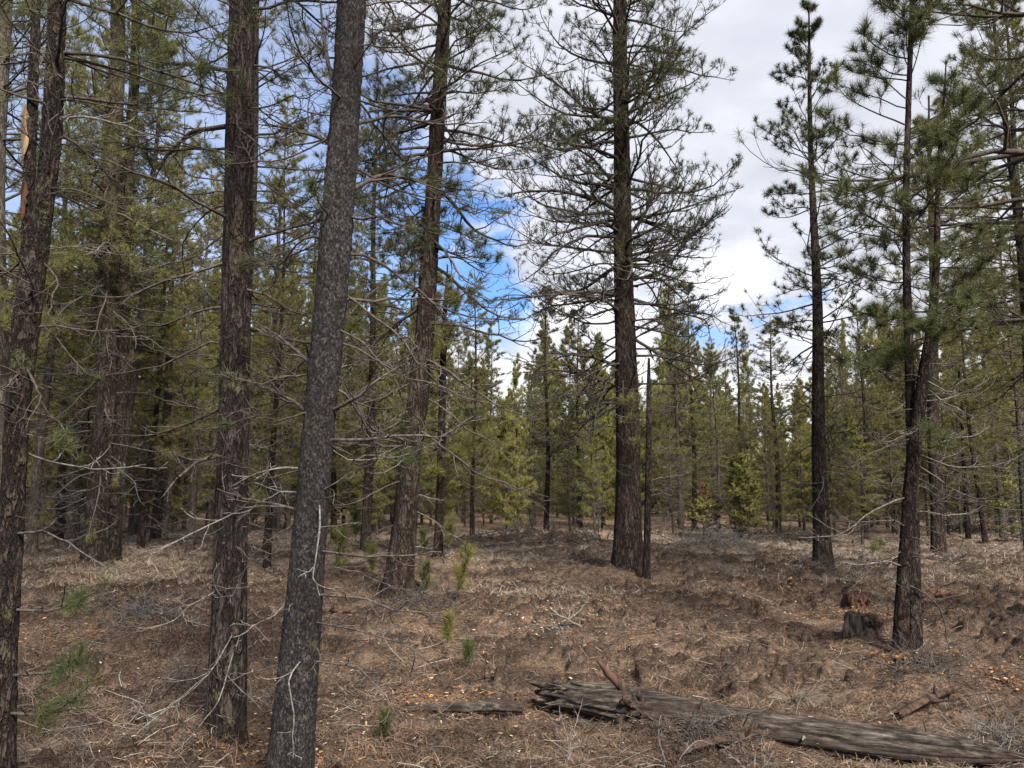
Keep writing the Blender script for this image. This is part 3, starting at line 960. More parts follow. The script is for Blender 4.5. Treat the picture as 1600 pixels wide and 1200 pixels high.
rI, sI = hero(16, 'pine_tree', 'big reddish brown pine with wide trunk and long curved bare boughs in the clearing', 16,
     [(981, 890, 48), (981, 840, 44), (981, 780, 40), (981, 700, 38), (979, 600, 36), (977, 500, 33), (974, 400, 31), (971, 250, 27), (969, 120, 25), (969, 0, 23)], 21, 'bark_big',
     44, .05, .022, 16, .2, .25, live=[dict(zb=5.8, Lmax=2.75, n2=10, n3=4, nneed=26, nw=.0068, nlen=.12, spread=.95, rtip=.0048, limb_r=.019, elev=(-4, 42), curl=.26, wob=.17, prof=.6, low=.95, gap=.32, per=4.0, bare=.15, thin=.0)],
     dead=[dict(z0=3.4, z1=7.4, n=42, L=(1.0, 2.7), pale=.0, r=.010, n2=11, n3=4, sag=.1, rtip=.0038, curl=.10, e=-4, sides=1, tuft=.12, tl=.16, tw=.006)], needle='needle_dark', zfine=13,
     manual=[dict(p=a, r=r_ * 1.0, n2=n_ + 3, n3=4, n4=2, m='twig', rt=.0052, curl=.12 if k > 4 else -.03, t=8 if k in (0, 5, 7, 8, 9, 13, 14) else 0, tl=.16, tw=.006) for k, (a, r_, n_) in enumerate(MI)])

rI2, sI2 = hero(17, 'pine_tree', 'thin dead straight pole of a pine close beside the big centre trunk', 14.3,
     [(1010, 905, 12), (1011, 850, 11), (1012, 750, 10), (1013, 680, 9), (1013, 600, 7), (1014, 560, 4)], P(0, 545, 14.3)[2], 'bark_plate',
     14, .08, .003, 24, .3, .3, live=dict(zb=2.6, Lmax=.75, n2=5, n3=2, nneed=16, nw=.006, nlen=.13, rtip=.003, gap=.3, per=2.2, elev=(0, 30), thin=.2), needle='needle_olive',
     dead=[dict(z0=.8, z1=3.6, n=18, L=(.3, 1.3), pale=.2, r=.006, n2=5, n3=2, sides=1, e=5)])

# J  slender open pine on the right, top in the frame
rJ, sJ = hero(18, 'pine_tree', 'slender open crowned pine with its pointed top clear against pale sky', 15.4,
     [(1286, 895, 32), (1285, 840, 26), (1284, 780, 24), (1281, 700, 21), (1278, 600, 18.5), (1276, 500, 16), (1273, 400, 13), (1269, 250, 9), (1265, 120, 6), (1262, 6, 2)], P(0, 4, 15.4)[2], 'bark_plate',
     28, .06, .008, 24, .2, .35, live=dict(zb=4.6, Lmax=2.0, n2=7, n3=2, nneed=38, nw=.0075, nlen=.135, spread=1.0, rtip=.005, limb_r=.013, elev=(5, 58), curl=.22, wob=.15, prof=.78, low=.8, gap=.34, per=3.0, bare=.3, thin=.08, sagu=.05),
     dead=[dict(z0=1.7, z1=4.9, n=30, L=(.6, 1.7), pale=.05, r=.008, n2=8, n3=4, sag=.10, rtip=.003, curl=.0, e=-12, sides=1)], needle='needle_dark')

# K  the pair on the right
rK1, sK1 = hero(19, 'pine_tree', 'dark blackish pine stem bending to one side as it rises, touching a straighter stem', 7.7,
     [(1404, 1018, 24), (1404, 960, 22), (1407, 900, 20), (1413, 820, 20), (1420, 740, 21), (1430, 670, 19), (1440, 600, 18), (1450, 545, 16), (1461, 480, 13), (1469, 400, 11), (1470, 280, 8), (1474, 200, 6), (1480, 95, 2)], P(0, 85, 7.7)[2], 'bark_dark',
     32, .03, .008, 36, .3, .25, live=dict(zb=2.3, Lmax=.95, n2=5, n3=2, nneed=54, nw=.0042, nlen=.14, spread=.8, rtip=.003, limb_r=.010, elev=(-5, 50), gap=.33, per=2.4, wob=.17, curl=.2, thin=.2), needle='needle_green',
     dead=[dict(z0=.7, z1=2.8, n=26, L=(.4, 1.2), pale=.3, r=.006, n2=6, n3=3, sides=1, wob=.2)],
     manual=[dict(p=[(1398, 860, 0), (1370, 880, -.2), (1345, 905, -.3), (1325, 925, -.4)], r=.009, n2=6, n3=2, m='twig'), dict(p=[(1400, 842, 0), (1380, 848, -.1), (1362, 858, -.2), (1348, 878, -.2)], r=.006, n2=3, n3=0, t=7, tl=.12, t0=.3, m='twig'),
             dict(p=[(1440, 868, 0), (1470, 875, -.2), (1490, 878, -.3), (1510, 866, -.4)], r=.008, n2=6, n3=2, m='twig')])
rK2, sK2 = hero(20, 'pine_tree', 'straight grey brown pine stem standing beside the dark bending stem', 7.8,
     [(1424, 1020, 24), (1423, 960, 22), (1422, 880, 20), (1422, 780, 18), (1422, 680, 16), (1422, 560, 14), (1421, 430, 12.5), (1420, 300, 11), (1421, 150, 9), (1422, 0, 7)], P(0, -190, 7.8)[2], 'bark_plate',
     32, .03, .006, 36, .2, .25, live=dict(zb=2.9, Lmax=1.15, n2=5, n3=2, nneed=56, nw=.0042, nlen=.15, spread=.8, rtip=.003, limb_r=.010, elev=(0, 50), gap=.27, per=3.0, wob=.16, curl=.2, prof=.6, thin=.1), needle='needle_green',
     dead=[dict(z0=.9, z1=3.2, n=14, L=(.3, .9), pale=.3, r=.005, n2=5, n3=2, sides=1)])

# R  large crown leaning in from beyond the right edge
rR, sR = hero(21, 'pine_tree', 'pine leaning in from the right edge with only its long needled boughs showing', 9.0,
     [(1730, 960, 46), (1722, 700, 38), (1712, 400, 34), (1700, 0, 28)], 14, 'bark_plate', 24, .1, .01, 24, .2, .3,
     live=[dict(zb=3.7, Lmax=2.7, n2=8, n3=2, nneed=44, nw=.004, nlen=.15, spread=.85, rtip=.0035, limb_r=.016, elev=(-5, 35), prof=.3, low=.8, gap=.32, per=3.6, thin=.15, wob=.16, curl=.18, azbias=(np.pi, .4))], needle='needle_green',
     dead=[dict(z0=2.0, z1=4.4, n=18, L=(.8, 1.9), pale=.2, r=.008, n2=8, n3=3, sides=1)])

# B C and the thin leaner at left
rB, sB = hero(22, 'pine_tree', 'thick dark pine trunk mossy green above, touching a slimmer leaning trunk', 16.7,
     [(150, 886, 42), (152, 840, 36), (156, 780, 32), (160, 700, 30), (164, 600, 29), (167, 500, 29), (172, 400, 27), (176, 250, 27), (181, 100, 24), (184, 0, 22)], 19, 'bark_moss',
     32, .07, .018, 20, .2, .25, live=dict(zb=6.5, Lmax=2.6, n2=8, n3=2, nneed=28, nw=.0065, nlen=.13, spread=.9, rtip=.0045, limb_r=.017, wob=.15), needle='needle_olive', zfine=12,
     dead=[dict(z0=1.2, z1=9.5, n=64, L=(.8, 2.6), pale=.05, r=.009, n2=9, n3=4, sag=.08, rtip=.0035, sides=1, tuft=.3, tl=.15, tw=.006)])
rC, sC = hero(23, 'pine_tree', 'slimmer leaning pine trunk rising from behind the thick mossy topped trunk', 17.6,
     [(176, 880, 26), (180, 800, 22), (184, 700, 19), (190, 560, 19), (196, 400, 18), (202, 250, 17), (209, 100, 16), (214, 0, 15)], 18, 'bark_moss',
     22, .1, .012, 20, .2, .25, live=dict(zb=6.0, Lmax=2.2, n2=8, n3=3, nneed=18, nw=.0065, rtip=.0045, limb_r=.015), needle='needle_olive', zfine=12)
rC2, sC2 = hero(24, 'pine_tree', 'thin leaning pine pole with curved stem behind the mossy pair', 20,
     [(183, 858, 11), (192, 740, 11), (206, 620, 10.5), (216, 520, 10), (226, 430, 9), (233, 330, 8), (243, 250, 7), (250, 150, 6), (256, 50, 4)], 16, 'bark_far',
     14, .15, .006, 20, .2, .2, live=dict(zb=5.5, Lmax=1.6, n2=8, n3=3, nneed=18, nw=.008, nlen=.18, rtip=.005), needle='needle_olive')
rL, sL = hero(25, 'pine_tree', 'stout mossy footed pine trunk behind the bending pair', 20,
     [(1464, 866, 22), (1463, 800, 20), (1462, 740, 19), (1459, 600, 17), (1457, 450, 13), (1455, 300, 9), (1452, 170, 3)], P(0, 150, 20)[2], 'bark_moss',
     20, .1, .01, 18, .3, .25, live=dict(zb=4.5, Lmax=2.2, n2=9, n3=3, nneed=20, nw=.008, nlen=.18, rtip=.005, prof=.6), needle='needle_olive',
     dead=[dict(z0=1.3, z1=5, n=20, L=(.6, 1.8), pale=.2, r=.008, n2=8, n3=3, rtip=.004, sides=1)])
rM, sM = hero(26, 'pine_tree', 'brownish pine trunk half cut off by the left edge high up', 11,
     [(-8, 960, 34), (-6, 700, 28), (-3, 400, 26), (0, 200, 25), (4, 0, 22)], 15, 'bark_far', 20, .15, .01, 20, .2, .25,
     live=dict(zb=4.0, Lmax=2.2, n2=9, n3=3, nneed=20, nw=.005, rtip=.0035, limb_r=.015), needle='needle_olive')


# ------------------------------------------------------------------ prototypes for the stand behind
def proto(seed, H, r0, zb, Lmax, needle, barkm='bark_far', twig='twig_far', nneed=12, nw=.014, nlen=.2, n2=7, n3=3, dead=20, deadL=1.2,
          prof=.8, gap=.35, per=3.5, elev=(-5, 45), rtip=.006, deadz=None, lean=0.0, low=.6, n4=0, thin=0, sides=9, spread=.75, deadm='twig_far'):
    rng = np.random.default_rng(seed)
    zs = np.append(np.arange(-.15, H - .2, .35), H)
    ph = rng.uniform(0, 6, 2)

    def at(z):
        z = np.asarray(z, float)
        return lean * z + .05 * np.sin(z * .7 + ph[0]), .05 * np.sin(z * .6 + ph[1]), np.maximum(r0 * (1 - z / H) ** .8, .008)
    x, y, r_ = at(zs)
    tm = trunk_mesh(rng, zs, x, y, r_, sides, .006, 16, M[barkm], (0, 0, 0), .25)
    ge = Geo()
    live_crown(rng, ge, at, zb, H, Lmax, gap=gap, per=per, n2=n2, n3=n3, nneed=nneed, nw=nw, nlen=nlen, rtip=rtip, elev=elev, prof=prof, side=4, low=low, n4=n4, thin=thin, limb_r=.014, spread=spread)
    if dead:
        zd = rng.uniform(.5, zb + 1.0, dead)
        a = rng.uniform(0, 6.28, dead)
        xx, yy, rr = at(zd)
        e = np.radians(rng.normal(-5, 15, dead))
        d_ = np.stack([np.cos(a) * np.cos(e), np.sin(a) * np.cos(e), np.sin(e)], -1)
        P1 = grow(rng, np.stack([xx, yy, zd], -1), d_, rng.uniform(.4, 1, dead) * deadL, 6, wob=.14, up=.02)
        s = np.linspace(0, 1, 6)[None]
        R1 = .011 * (1 - s) + .004 * s + np.zeros((dead, 1))
        ge.tubes(P1, R1, 3, 2)
        P2, R2 = children(rng, P1, R1, 6, .2, .95, .8, .42, 4, .03, .15, .7, rtip * .6)
        ge.tubes(P2, R2, 3, 2)
        P3, R3 = children(rng, P2, R2, 2, .2, .95, .8, .55, 3, .03, .15, .8, rtip * .5)
        ge.tubes(P3, R3, 3, 2)
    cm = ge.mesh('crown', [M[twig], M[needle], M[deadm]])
    return tm, cm, H


def place(pr, name, x, y, rz, sc, label, cat, group):
    tm, cm, H = pr
    r = empty(name, (x, y, gzs(x, y) - .03), label, cat, group)
    r.rotation_euler = (0, 0, rz)
    r.scale = (sc[0], sc[0], sc[1])
    obj('trunk', tm, r)
    obj('crown', cm, r)
    return r


# mid-distance tall pines (left and right thickets): fine needles
MID = [proto(101, 14, .15, 4.5, 2.1, 'needle_olive', 'bark_plate', 'twig', 28, .007, .13, 8, 2, 28, 2.0, .6, .34, 3.6, rtip=.0045, deadm='deadmid', sides=16),
       proto(102, 13, .12, 3.2, 1.8, 'needle_yellow', 'bark_far', 'twig', 24, .007, .13, 7, 2, 24, 1.8, .65, .34, 3.4, rtip=.0045, deadm='deadmid', sides=16),
       proto(103, 15, .17, 5.2, 2.4, 'needle_olive', 'bark_plate', 'twig', 24, .007, .14, 8, 2, 30, 2.2, .55, .36, 3.4, rtip=.005, deadm='twig', sides=16),
       proto(104, 10, .09, 2.2, 1.4, 'needle_olive', 'bark_dark', 'twig', 24, .007, .12, 6, 2, 20, 1.3, .7, .3, 3.4, rtip=.004, deadm='deadmid', sides=14, lean=.02)]
# background stand: young yellow-green pines and older dark ones
FAR = [proto(201, 9, .075, .7, 1.25, 'needle_yellow', nneed=13, nw=.016, nlen=.14, n2=8, n3=3, dead=26, deadL=.9, prof=.7, gap=.25, per=4.0, elev=(5, 55), rtip=.005, thin=.1, spread=.95),
       proto(202, 10, .09, 1.4, 1.35, 'needle_olive', nneed=13, nw=.016, nlen=.14, n2=7, n3=3, dead=34, deadL=1.1, prof=.65, gap=.3, per=3.4, elev=(-5, 50), rtip=.005, thin=.2, spread=.95),
       proto(203, 11, .11, 2.6, 1.5, 'needle_olive', nneed=14, nw=.015, nlen=.14, n2=8, n3=2, dead=44, deadL=1.6, prof=.6, gap=.32, per=3.4, elev=(-8, 45), rtip=.006, thin=.25, spread=.95),
       proto(204, 7, .06, .4, 1.25, 'needle_yellow', nneed=13, nw=.016, nlen=.13, n2=8, n3=3, dead=18, deadL=.8, prof=.8, gap=.25, per=3.4, elev=(10, 55), rtip=.005, thin=.15, spread=.95),
       proto(205, 12, .13, 3.8, 1.6, 'needle_dark', 'bark_dark', nneed=14, nw=.015, nlen=.15, n2=8, n3=2, dead=46, deadL=1.7, prof=.6, gap=.34, per=3.2, elev=(-8, 45), rtip=.006, thin=.25, spread=.95),
       proto(206, 8, .065, 1.9, 1.05, 'needle_yellow', nneed=13, nw=.016, nlen=.13, n2=7, n3=3, dead=50, deadL=1.1, prof=.6, gap=.28, per=3.2, elev=(0, 50), rtip=.005, thin=.25, spread=.95),
       proto(207, 9, .07, 1.2, 1.1, 'needle_rust', nneed=8, nw=.012, nlen=.09, n2=7, n3=2, dead=70, deadL=1.2, prof=.6, gap=.3, per=3.4, elev=(-5, 40), rtip=.005, thin=.88, spread=.95, deadm='deadmid', twig='deadmid'),
       proto(208, 13, .12, 5.2, 1.2, 'needle_olive', nneed=14, nw=.015, nlen=.14, n2=7, n3=2, dead=60, deadL=1.4, prof=.5, gap=.34, per=3, elev=(0, 50), rtip=.005, thin=.2, spread=.95, lean=.03)]
KIND = ['slender yellow green young pine', 'slender olive green pine', 'bushy olive pine with grey dead lower twigs', 'short yellow green bushy pine', 'tall dark green pine with black trunk', 'thin pine with bare grey lower half', 'nearly dead pine of grey brown twigs', 'tall leaning pine with narrow high crown']


def gx(px, D):
    return (px - 800) / FPX * D / (math.cos(PITCH) + .02)


# mids: (px at eye level, D, proto, height, rotation, label)
MIDS = [(95, 24, 0, 13, 'mossy pine behind the left edge trunk in the deep shade'), (250, 25, 2, 15, 'reddish footed dark pine between the mossy pair and the straight dark trunk'),
        (300, 21, 1, 11, 'thin pine growing just left of the straight dark trunk'), (420, 19, 1, 12, 'slim pine between the straight dark trunk and the scaly trunk'),
        (575, 20, 0, 13, 'reddish pine trunk right of the nearest scaly trunk'), (520, 24, 3, 11, 'small dark pine just behind the nearest scaly trunk'),
        (60, 19, 1, 14, 'pine crown overlapping the left edge trunk at middle distance'), (228, 22, 3, 11.5, 'bushy thin pine just behind the mossy pair'),
        (-60, 17, 2, 15, 'pine crown entering at the left edge behind the brownish trunk'), (425, 16, 3, 9, 'small crowded pine seen behind the gap between the two near trunks'),
        (740, 27, 3, 9.5, 'thin dark pine left of the blue gap in the cloud'), (330, 28, 0, 14, 'pine half hidden by the straight dark trunk'),
        (1560, 26, 1, 12, 'grey twigged pine under the boughs at the right edge'), (1530, 24, 3, 9, 'yellow tinged pine at the right behind the stout mossy trunk'),
        (1352, 26, 3, 8.5, 'bushy pine left of the bending pair'), (1640, 14, 0, 12, 'pine at the far right edge with thick crown'), (1510, 27, 3, 9.5, 'low twiggy pine right of the bending pair'),
        (1215, 30, 0, 8.5, 'stout grey pine trunk just left of the slender open pine'), (640, 30, 0, 13, 'pine behind the flared leaning trunk'), (480, 30, 2, 14, 'tall dark pine behind the nearest scaly trunk'),
        (150, 30, 2, 15, 'tall dark pine behind the thick mossy trunk'), (1628, 12, 0, 11, 'dense pine crown reaching in at the right edge beside the long needled boughs'), (1600, 21, 1, 10, 'bushy pine at the right edge under the long needled boughs'), (20, 28, 0, 14, 'tall pine behind the left edge trunk'), (366, 13, 2, 14, 'twiggy pine directly behind the straight dark trunk'),
        (120, 21, 1, 15, 'twiggy pine just left of the mossy pair')]
rng = np.random.default_rng(77)
for (px, D, k, H, lab) in MIDS:
    s = H / MID[k][2]
    place(MID[k], 'pine_tree', gx(px, D), D, rng.uniform(0, 6.28), (max(.8, s), s), lab, 'pine tree', 'pines at middle distance')

# the stand behind the clearing
SKY = np.array([(-100, 300), (0, 330), (200, 350), (300, 400), (420, 400), (520, 420), (600, 450), (680, 470), (740, 540), (800, 560), (860, 490), (900, 520), (950, 540), (1040, 470), (1100, 550), (1160, 500), (1230, 590),
                (1320, 520), (1400, 480), (1500, 470), (1600, 430), (1700, 400)], float)


def bin_of(px):
    for lim, s in ((130, 'behind the left edge trunk'), (330, 'behind the mossy pair of trunks'), (470, 'between the two nearest trunks'), (620, 'right of the nearest scaly trunk'),
                   (760, 'below the blue gap in the cloud'), (955, 'left of the big centre trunk'), (1130, 'right of the big centre trunk'), (1270, 'left of the slender open pine'),
                   (1400, 'right of the slender open pine'), (1500, 'behind the bending pair')):
        if px < lim:
            return s
    return 'behind the right edge boughs'


# ones the photo singles out
SPEC = [(767, 40, 1, 495, 'pointed olive pine standing alone against the white cloud'), (1062, 31, 2, 405, 'tall broad pine right of the big centre trunk, its crown above the others'), (1085, 33, 4, 430, 'tall dark pine doubled behind the broad one right of the big centre trunk'),
        (1160, 42, 4, 480, 'dark spiky pine against the cloud right of the broad tall one'), (1122, 30, 2, 540, 'stout trunked pine with bare grey lower trunk in the thicket'), (855, 32, 4, 435, 'dark open pine left of the big centre trunk, tallest of its row'),
        (905, 34, 4, 470, 'dark slim pine crowded against the big centre trunk'), (1580, 30, 1, 420, 'pale green pine near the right edge below the boughs'), (830, 36, 2, 560, 'pine with two thin stems left of the centre thicket'),
        (1155, 26.5, 3, 705, 'bright yellow green young pine at the clearing edge'), (740, 30, 5, 560, 'thin bare footed pine at the clearing edge under the cloud'), (1300, 27, 5, 600, 'thin pine hard behind the slender open pine'),
        (1330, 30, 3, 640, 'bushy yellow pine right of the slender open pine'), (1345, 24, 5, 660, 'thin crooked pine pole right of the slender open pine')]
used = []
for (px, D, k, top, lab) in SPEC:
    H = P(px, top, D)[2]
    s = H / FAR[k][2]
    place(FAR[k], 'pine_tree', gx(px, D), D, rng.uniform(0, 6.28), (max(.75, s ** .7), s), lab, 'pine tree', 'pines behind the clearing')
    used.append((gx(px, D), D))
n_far = 0
tries = 0
while n_far < 250 and tries < 9000:
    tries += 1
    px = rng.uniform(-90, 1690)
    D = 27.5 + 30 * rng.random() ** 1.6
    if 700 < px < 1260:
        D += 1
    x = gx(px, D)
    dmin = .85 + .012 * D
    if any((x - a) ** 2 + (D - b_) ** 2 < dmin * dmin for a, b_ in used):
        continue
    if any(abs(px - q[0]) < 9 and D < q[1] + 1 for q in SPEC[:6]):
        continue
    used.append((x, D))
    top = np.interp(px, SKY[:, 0], SKY[:, 1]) + abs(rng.normal(0, 70)) - 25
    Hm = min(P(px, top, D)[2], 17)
    if 690 < px < 1300 and D < 36 and rng.random() < .3:
        Hm *= rng.uniform(.4, .8)
    k = int(rng.choice(8, p=[.30, .13, .08, .22, .04, .13, .07, .03] if 640 < px < 1400 else [.26, .18, .12, .16, .04, .12, .07, .05]))
    s = Hm / FAR[k][2]
    place(FAR[k], 'pine_tree', x, D, rng.uniform(0, 6.28), (float(np.clip(s ** .6, .7, 1.3)) * rng.uniform(.6, 1.05), s), KIND[k] + ' ' + bin_of(px), 'pine tree', KIND[k] + ' group ' + bin_of(px))
    n_far += 1

# small shrubs at the clearing edge
shr = [(1095, 27.5, 'needle_rust', 2.0, 'small rusty and yellow young pine by the grey brush'), (1105, 27, 'needle_bright', 1.5, 'small yellow leaved sapling beside the rusty one'),
       (1165, 26, 'needle_bright', 3.0, 'bright yellow sapling at the thicket edge'), (1590, 24, 'needle_bright', 3.2, 'bright yellow green sapling at the right edge')]
for (px, D, nm, H, lab) in shr:
    pr = proto(300 + px, H, .025, .4, .7, nm, nneed=9, nw=.03, nlen=.10, n2=6, n3=2, dead=6, deadL=.4, gap=.16, per=3.5, rtip=.005, elev=(10, 50))
    place(pr, 'young_pine', gx(px, D), D, 1.0, (1, 1), lab, 'young pine', None)


# far wood closing the view
def far_forest():
    rng = np.random.default_rng(55)
    gf = Geo()
    for k in range(430):
        D = 52 + 80 * rng.random() ** 1.3
        px = rng.uniform(-100, 1700)
        x = gx(px, D)
        top = np.interp(px, SKY[:, 0], SKY[:, 1])
        H = min(P(px, max(top, 540) + rng.uniform(20, 150), D)[2], 19) * rng.uniform(.8, 1)
        z0 = gzs(x, D) - .1
        zz = np.linspace(0, H, 5)
        gf.tubes(np.stack([x + 0 * zz, D + 0 * zz, z0 + zz], -1)[None], (.16 * (1 - zz / H * .9))[None], 5, 0)
        n = 520
        u = rng.random(n) ** 1.5
        zc = H * (.05 + .95 * u)
        rr = (H * .13 + .5) * (1 - u) ** .8 * np.sqrt(rng.random(n)) + .1
        a = rng.uniform(0, 6.28, n)
        pos = np.stack([x + rr * np.cos(a), D + rr * np.sin(a), z0 + zc], -1)
        dr = norm(np.stack([np.cos(a), np.sin(a), np.full(n, .6)], -1))
        gf.needles(pos, dr, 7, .42, .075, rng, spread=.8)
    o = obj('far_forest', gf.mesh('far_forest', [M['bark_far'], M['needle_yellow']]))
    tag(o, 'dense olive pine forest fading behind the stand across the whole view', 'forest', None, 'stuff')


far_forest()

# ------------------------------------------------------------------ seedlings
def seedling(seed, px, py, H, label, D=None, nm='needle_green', lean=0., r=.009):
    rng = np.random.default_rng(seed)
    g0 = G(px, py)
    x, y = g0[0], g0[1]
    z = gzs(x, y)
    root = empty('pine_seedling', (x, y, z), label, 'seedling', 'green pine seedlings on the forest floor')
    K = 6
    p_ = np.array([[lean * H * (k / (K - 1)) ** 1.5, 0, H * k / (K - 1)] for k in range(K)])
    p_[0, 2] = -.03
    gs = Geo()
    gs.tubes(p_[None], np.linspace(r, r * .4, K)[None], 6)
    gb = Geo()
    nb = max(6, int(H * 20))
    zz = rng.uniform(.25, .9, nb)
    a = rng.uniform(0, 6.28, nb)
    st = np.array([[lean * H * t_ ** 1.5, 0, H * t_] for t_ in zz])
    dd = np.stack([np.cos(a) * .8, np.sin(a) * .8, np.full(nb, .75)], -1)
    P1 = grow(rng, st, dd, H * .28 * rng.uniform(.6, 1.1, nb), 4, up=.15, wob=.1)
    gb.tubes(P1, np.full((nb, 4), r * .4), 4, 0)
    pos = np.concatenate([P1[:, -1], P1[:, 2], p_[2:]])
    dr = np.concatenate([norm(P1[:, -1] - P1[:, -2]), norm(P1[:, 2] - P1[:, 1]), np.tile([[lean * .5, 0, 1.0]], (K - 2, 1))])
    gb.needles(pos, norm(dr), 46, min(.16, .08 + H * .13), .0035 if y < 8 else .006, rng, spread=.62, back=.9)
    obj('stem', gs.mesh('stem', [M['twig']]), root)
    obj('foliage', gb.mesh('foliage', [M['twig'], M[nm]]), root)


SEED = [(1, 600, 1155, .14, 'low green seedling on bare duff below the broken left log piece'), (2, 731, 1042, .19, 'bright green round seedling in the open foreground'),
        (3, 700, 1015, .26, 'green seedling standing behind and left of the round bright one'), (4, 663, 940, .42, 'green seedling close right of the flared leaning trunk'),
        (5, 712, 945, .62, 'tallest seedling, bending at the top, right of the flared leaning trunk', .25), (6, 580, 905, .5, 'dark green seedling left of the flared leaning trunk'),
        (7, 662, 872, .55, 'green seedling between the flared trunk and the slim dark pine'), (8, 702, 876, .8, 'upright seedling with brown lower needles beside the slim dark pine'),
        (9, 530, 910, .75, 'bushy seedling against the nearest scaly trunk'), (10, 556, 855, .9, 'blurred bushy seedling behind the reddish trunk')]
for s in SEED:
    seedling(s[0], s[1], s[2], s[3] * 1.25, s[4], nm='needle_olive' if s[0] in (3, 5, 6, 8, 9) else 'needle_green', lean=s[5] if len(s) > 5 else 0.)


# ------------------------------------------------------------------ logs and stumps
def log_mesh(rng, path, rad, sides=40, K=160, amp=.018, m='log', flat=.85, jag0=.12, jag1=.05, wav=.28, lf=1.0):
    path, rad = np.asarray(path, float), np.asarray(rad, float)
    s0 = np.concatenate([[0], np.cumsum(np.linalg.norm(np.diff(path, axis=0), axis=1))])
    s_ = np.linspace(0, s0[-1], K)
    Pp = np.stack([np.interp(s_, s0, path[:, i]) for i in range(3)], -1)
    for _ in range(6):
        Pp[1:-1] = (Pp[:-2] + Pp[1:-1] * 2 + Pp[2:]) / 4
    rr = np.interp(s_, s0, rad)
    T = norm(np.gradient(Pp, axis=0))
    U = norm(np.cross(T, [0, 0, 1.0]))
    W = np.cross(U, T)
    th = np.arange(sides) * 2 * np.pi / sides
    sd = int(rng.integers(999))
    c_, s__ = np.cos(th)[None], np.sin(th)[None]
    n_a = noise3(c_ * 4.5, s__ * 4.5, s_[:, None] * 1.1 * lf, sd)
    n_b = noise3(c_ * 11, s__ * 11, s_[:, None] * 2.2 * lf, sd + 1)
    n_c = noise3(c_ * 1.3, s__ * 1.3, s_[:, None] * 3.0, sd + 2) - .5
    rho = rr[:, None] * (1 + wav * n_c) - amp * 1.2 * (1 - np.abs(2 * n_a - 1)) ** 3 - amp * .5 * (1 - np.abs(2 * n_b - 1)) ** 2
    rho = np.maximum(rho, rr[:, None] * .25)
    V = Pp[:, None] + U[:, None] * (c_ * rho)[..., None] + W[:, None] * (s__ * rho * flat)[..., None]
    # splintered ends
    jn = noise2(th * 3.0, th * 0, sd + 5)
    fade0 = np.clip(1 - s_ / .25, 0, 1)[:, None] * (jn[None] - .3) * jag0 * 2
    fade1 = np.clip(1 - (s_[-1] - s_) / .25, 0, 1)[:, None] * (jn[::-1][None] - .3) * jag1 * 2
    V = V + T[:, None] * (-fade0 + fade1)[..., None]
    idx = np.arange(K * sides).reshape(K, sides)
    a, b2 = idx[:-1], idx[1:]
    q = np.stack([a, b2, np.roll(b2, -1, 1), np.roll(a, -1, 1)], -1).reshape(-1, 4)
    V = np.concatenate([V.reshape(-1, 3), [Pp[0] + T[0] * .12], [Pp[-1] - T[-1] * .06]])
    n0 = K * sides
    t1 = np.stack([idx[0], np.roll(idx[0], -1), np.full(sides, n0)], -1)
    t2 = np.stack([np.roll(idx[-1], -1), idx[-1], np.full(sides, n0 + 1)], -1)
    ge = Geo()
    ge.add(V, q, None, 0)
    ge.t.append((np.concatenate([t1, t2]) + 0, 1))
    return ge, Pp, rr


def on_ground(px, py, r, sink=.3):
    g0 = G(px, py)
    return np.array([g0[0], g0[1], gzs(g0[0], g0[1]) + r * (1 - sink)])


rng = np.random.default_rng(9)
# contact line of the log, traced along its lower edge; centre sits one radius behind
def logpath(cl):
    out_ = []
    for (px, py, r) in cl:
        g0 = G(px, py)
        y = g0[1] + r * .7
        gh = float(gz(np.array([g0[0]]), np.array([y]), False)[0])
        x = gx(px, y)
        x = (px - 800) / FPX * y / (math.cos(PITCH) - (-(py - 600) / FPX) * math.sin(PITCH))
        out_.append((x, y, max(gh, .0) * .5 + r * .80))
    return out_, [c_[2] for c_ in cl]


pth, rad = logpath([(850, 1112, .085), (905, 1116, .105), (985, 1138, .118), (1100, 1150, .122), (1200, 1168, .122), (1300, 1184, .12), (1400, 1196, .115), (1480, 1206, .10), (1545, 1208, .07), (1585, 1200, .03)])
_a = np.array(pth)
_t = np.linspace(0, 1, len(_a))
pth = [tuple(q) for q in np.stack([_a[:, 0], np.polyval(np.polyfit(_a[:, 0], _a[:, 1], 2), _a[:, 0]), np.polyval(np.polyfit(_a[:, 0], _a[:, 2], 1), _a[:, 0])], -1)]
root = empty('fallen_log', (pth[4][0], pth[4][1], 0), 'long weathered grey brown log lying across the foreground', 'log')
ge, LP, Lr = log_mesh(rng, pth, rad, 80, 320, .017, wav=.22, lf=.7, jag0=.10, flat=.97)
obj('log_body', ge.mesh('log_body', [M['log'], M['log_dark']], root.location), root)


def stub(name, p0, d_, L, r0, m, wob=.2, up=0, parent=None, origin=(0, 0, 0)):
    g_ = Geo()
    P1 = grow(rng, np.array([p0]), np.array([d_]), L, 7, up=up, wob=wob)
    s = np.linspace(0, 1, 7)[None]
    g_.tubes(P1, r0 * (1 - s * .75) * rng.uniform(.85, 1.15, (1, 7)), 8, 0, cap=True)
    return obj(name, g_.mesh(name, [m], origin), parent)


o3 = tuple(root.location)
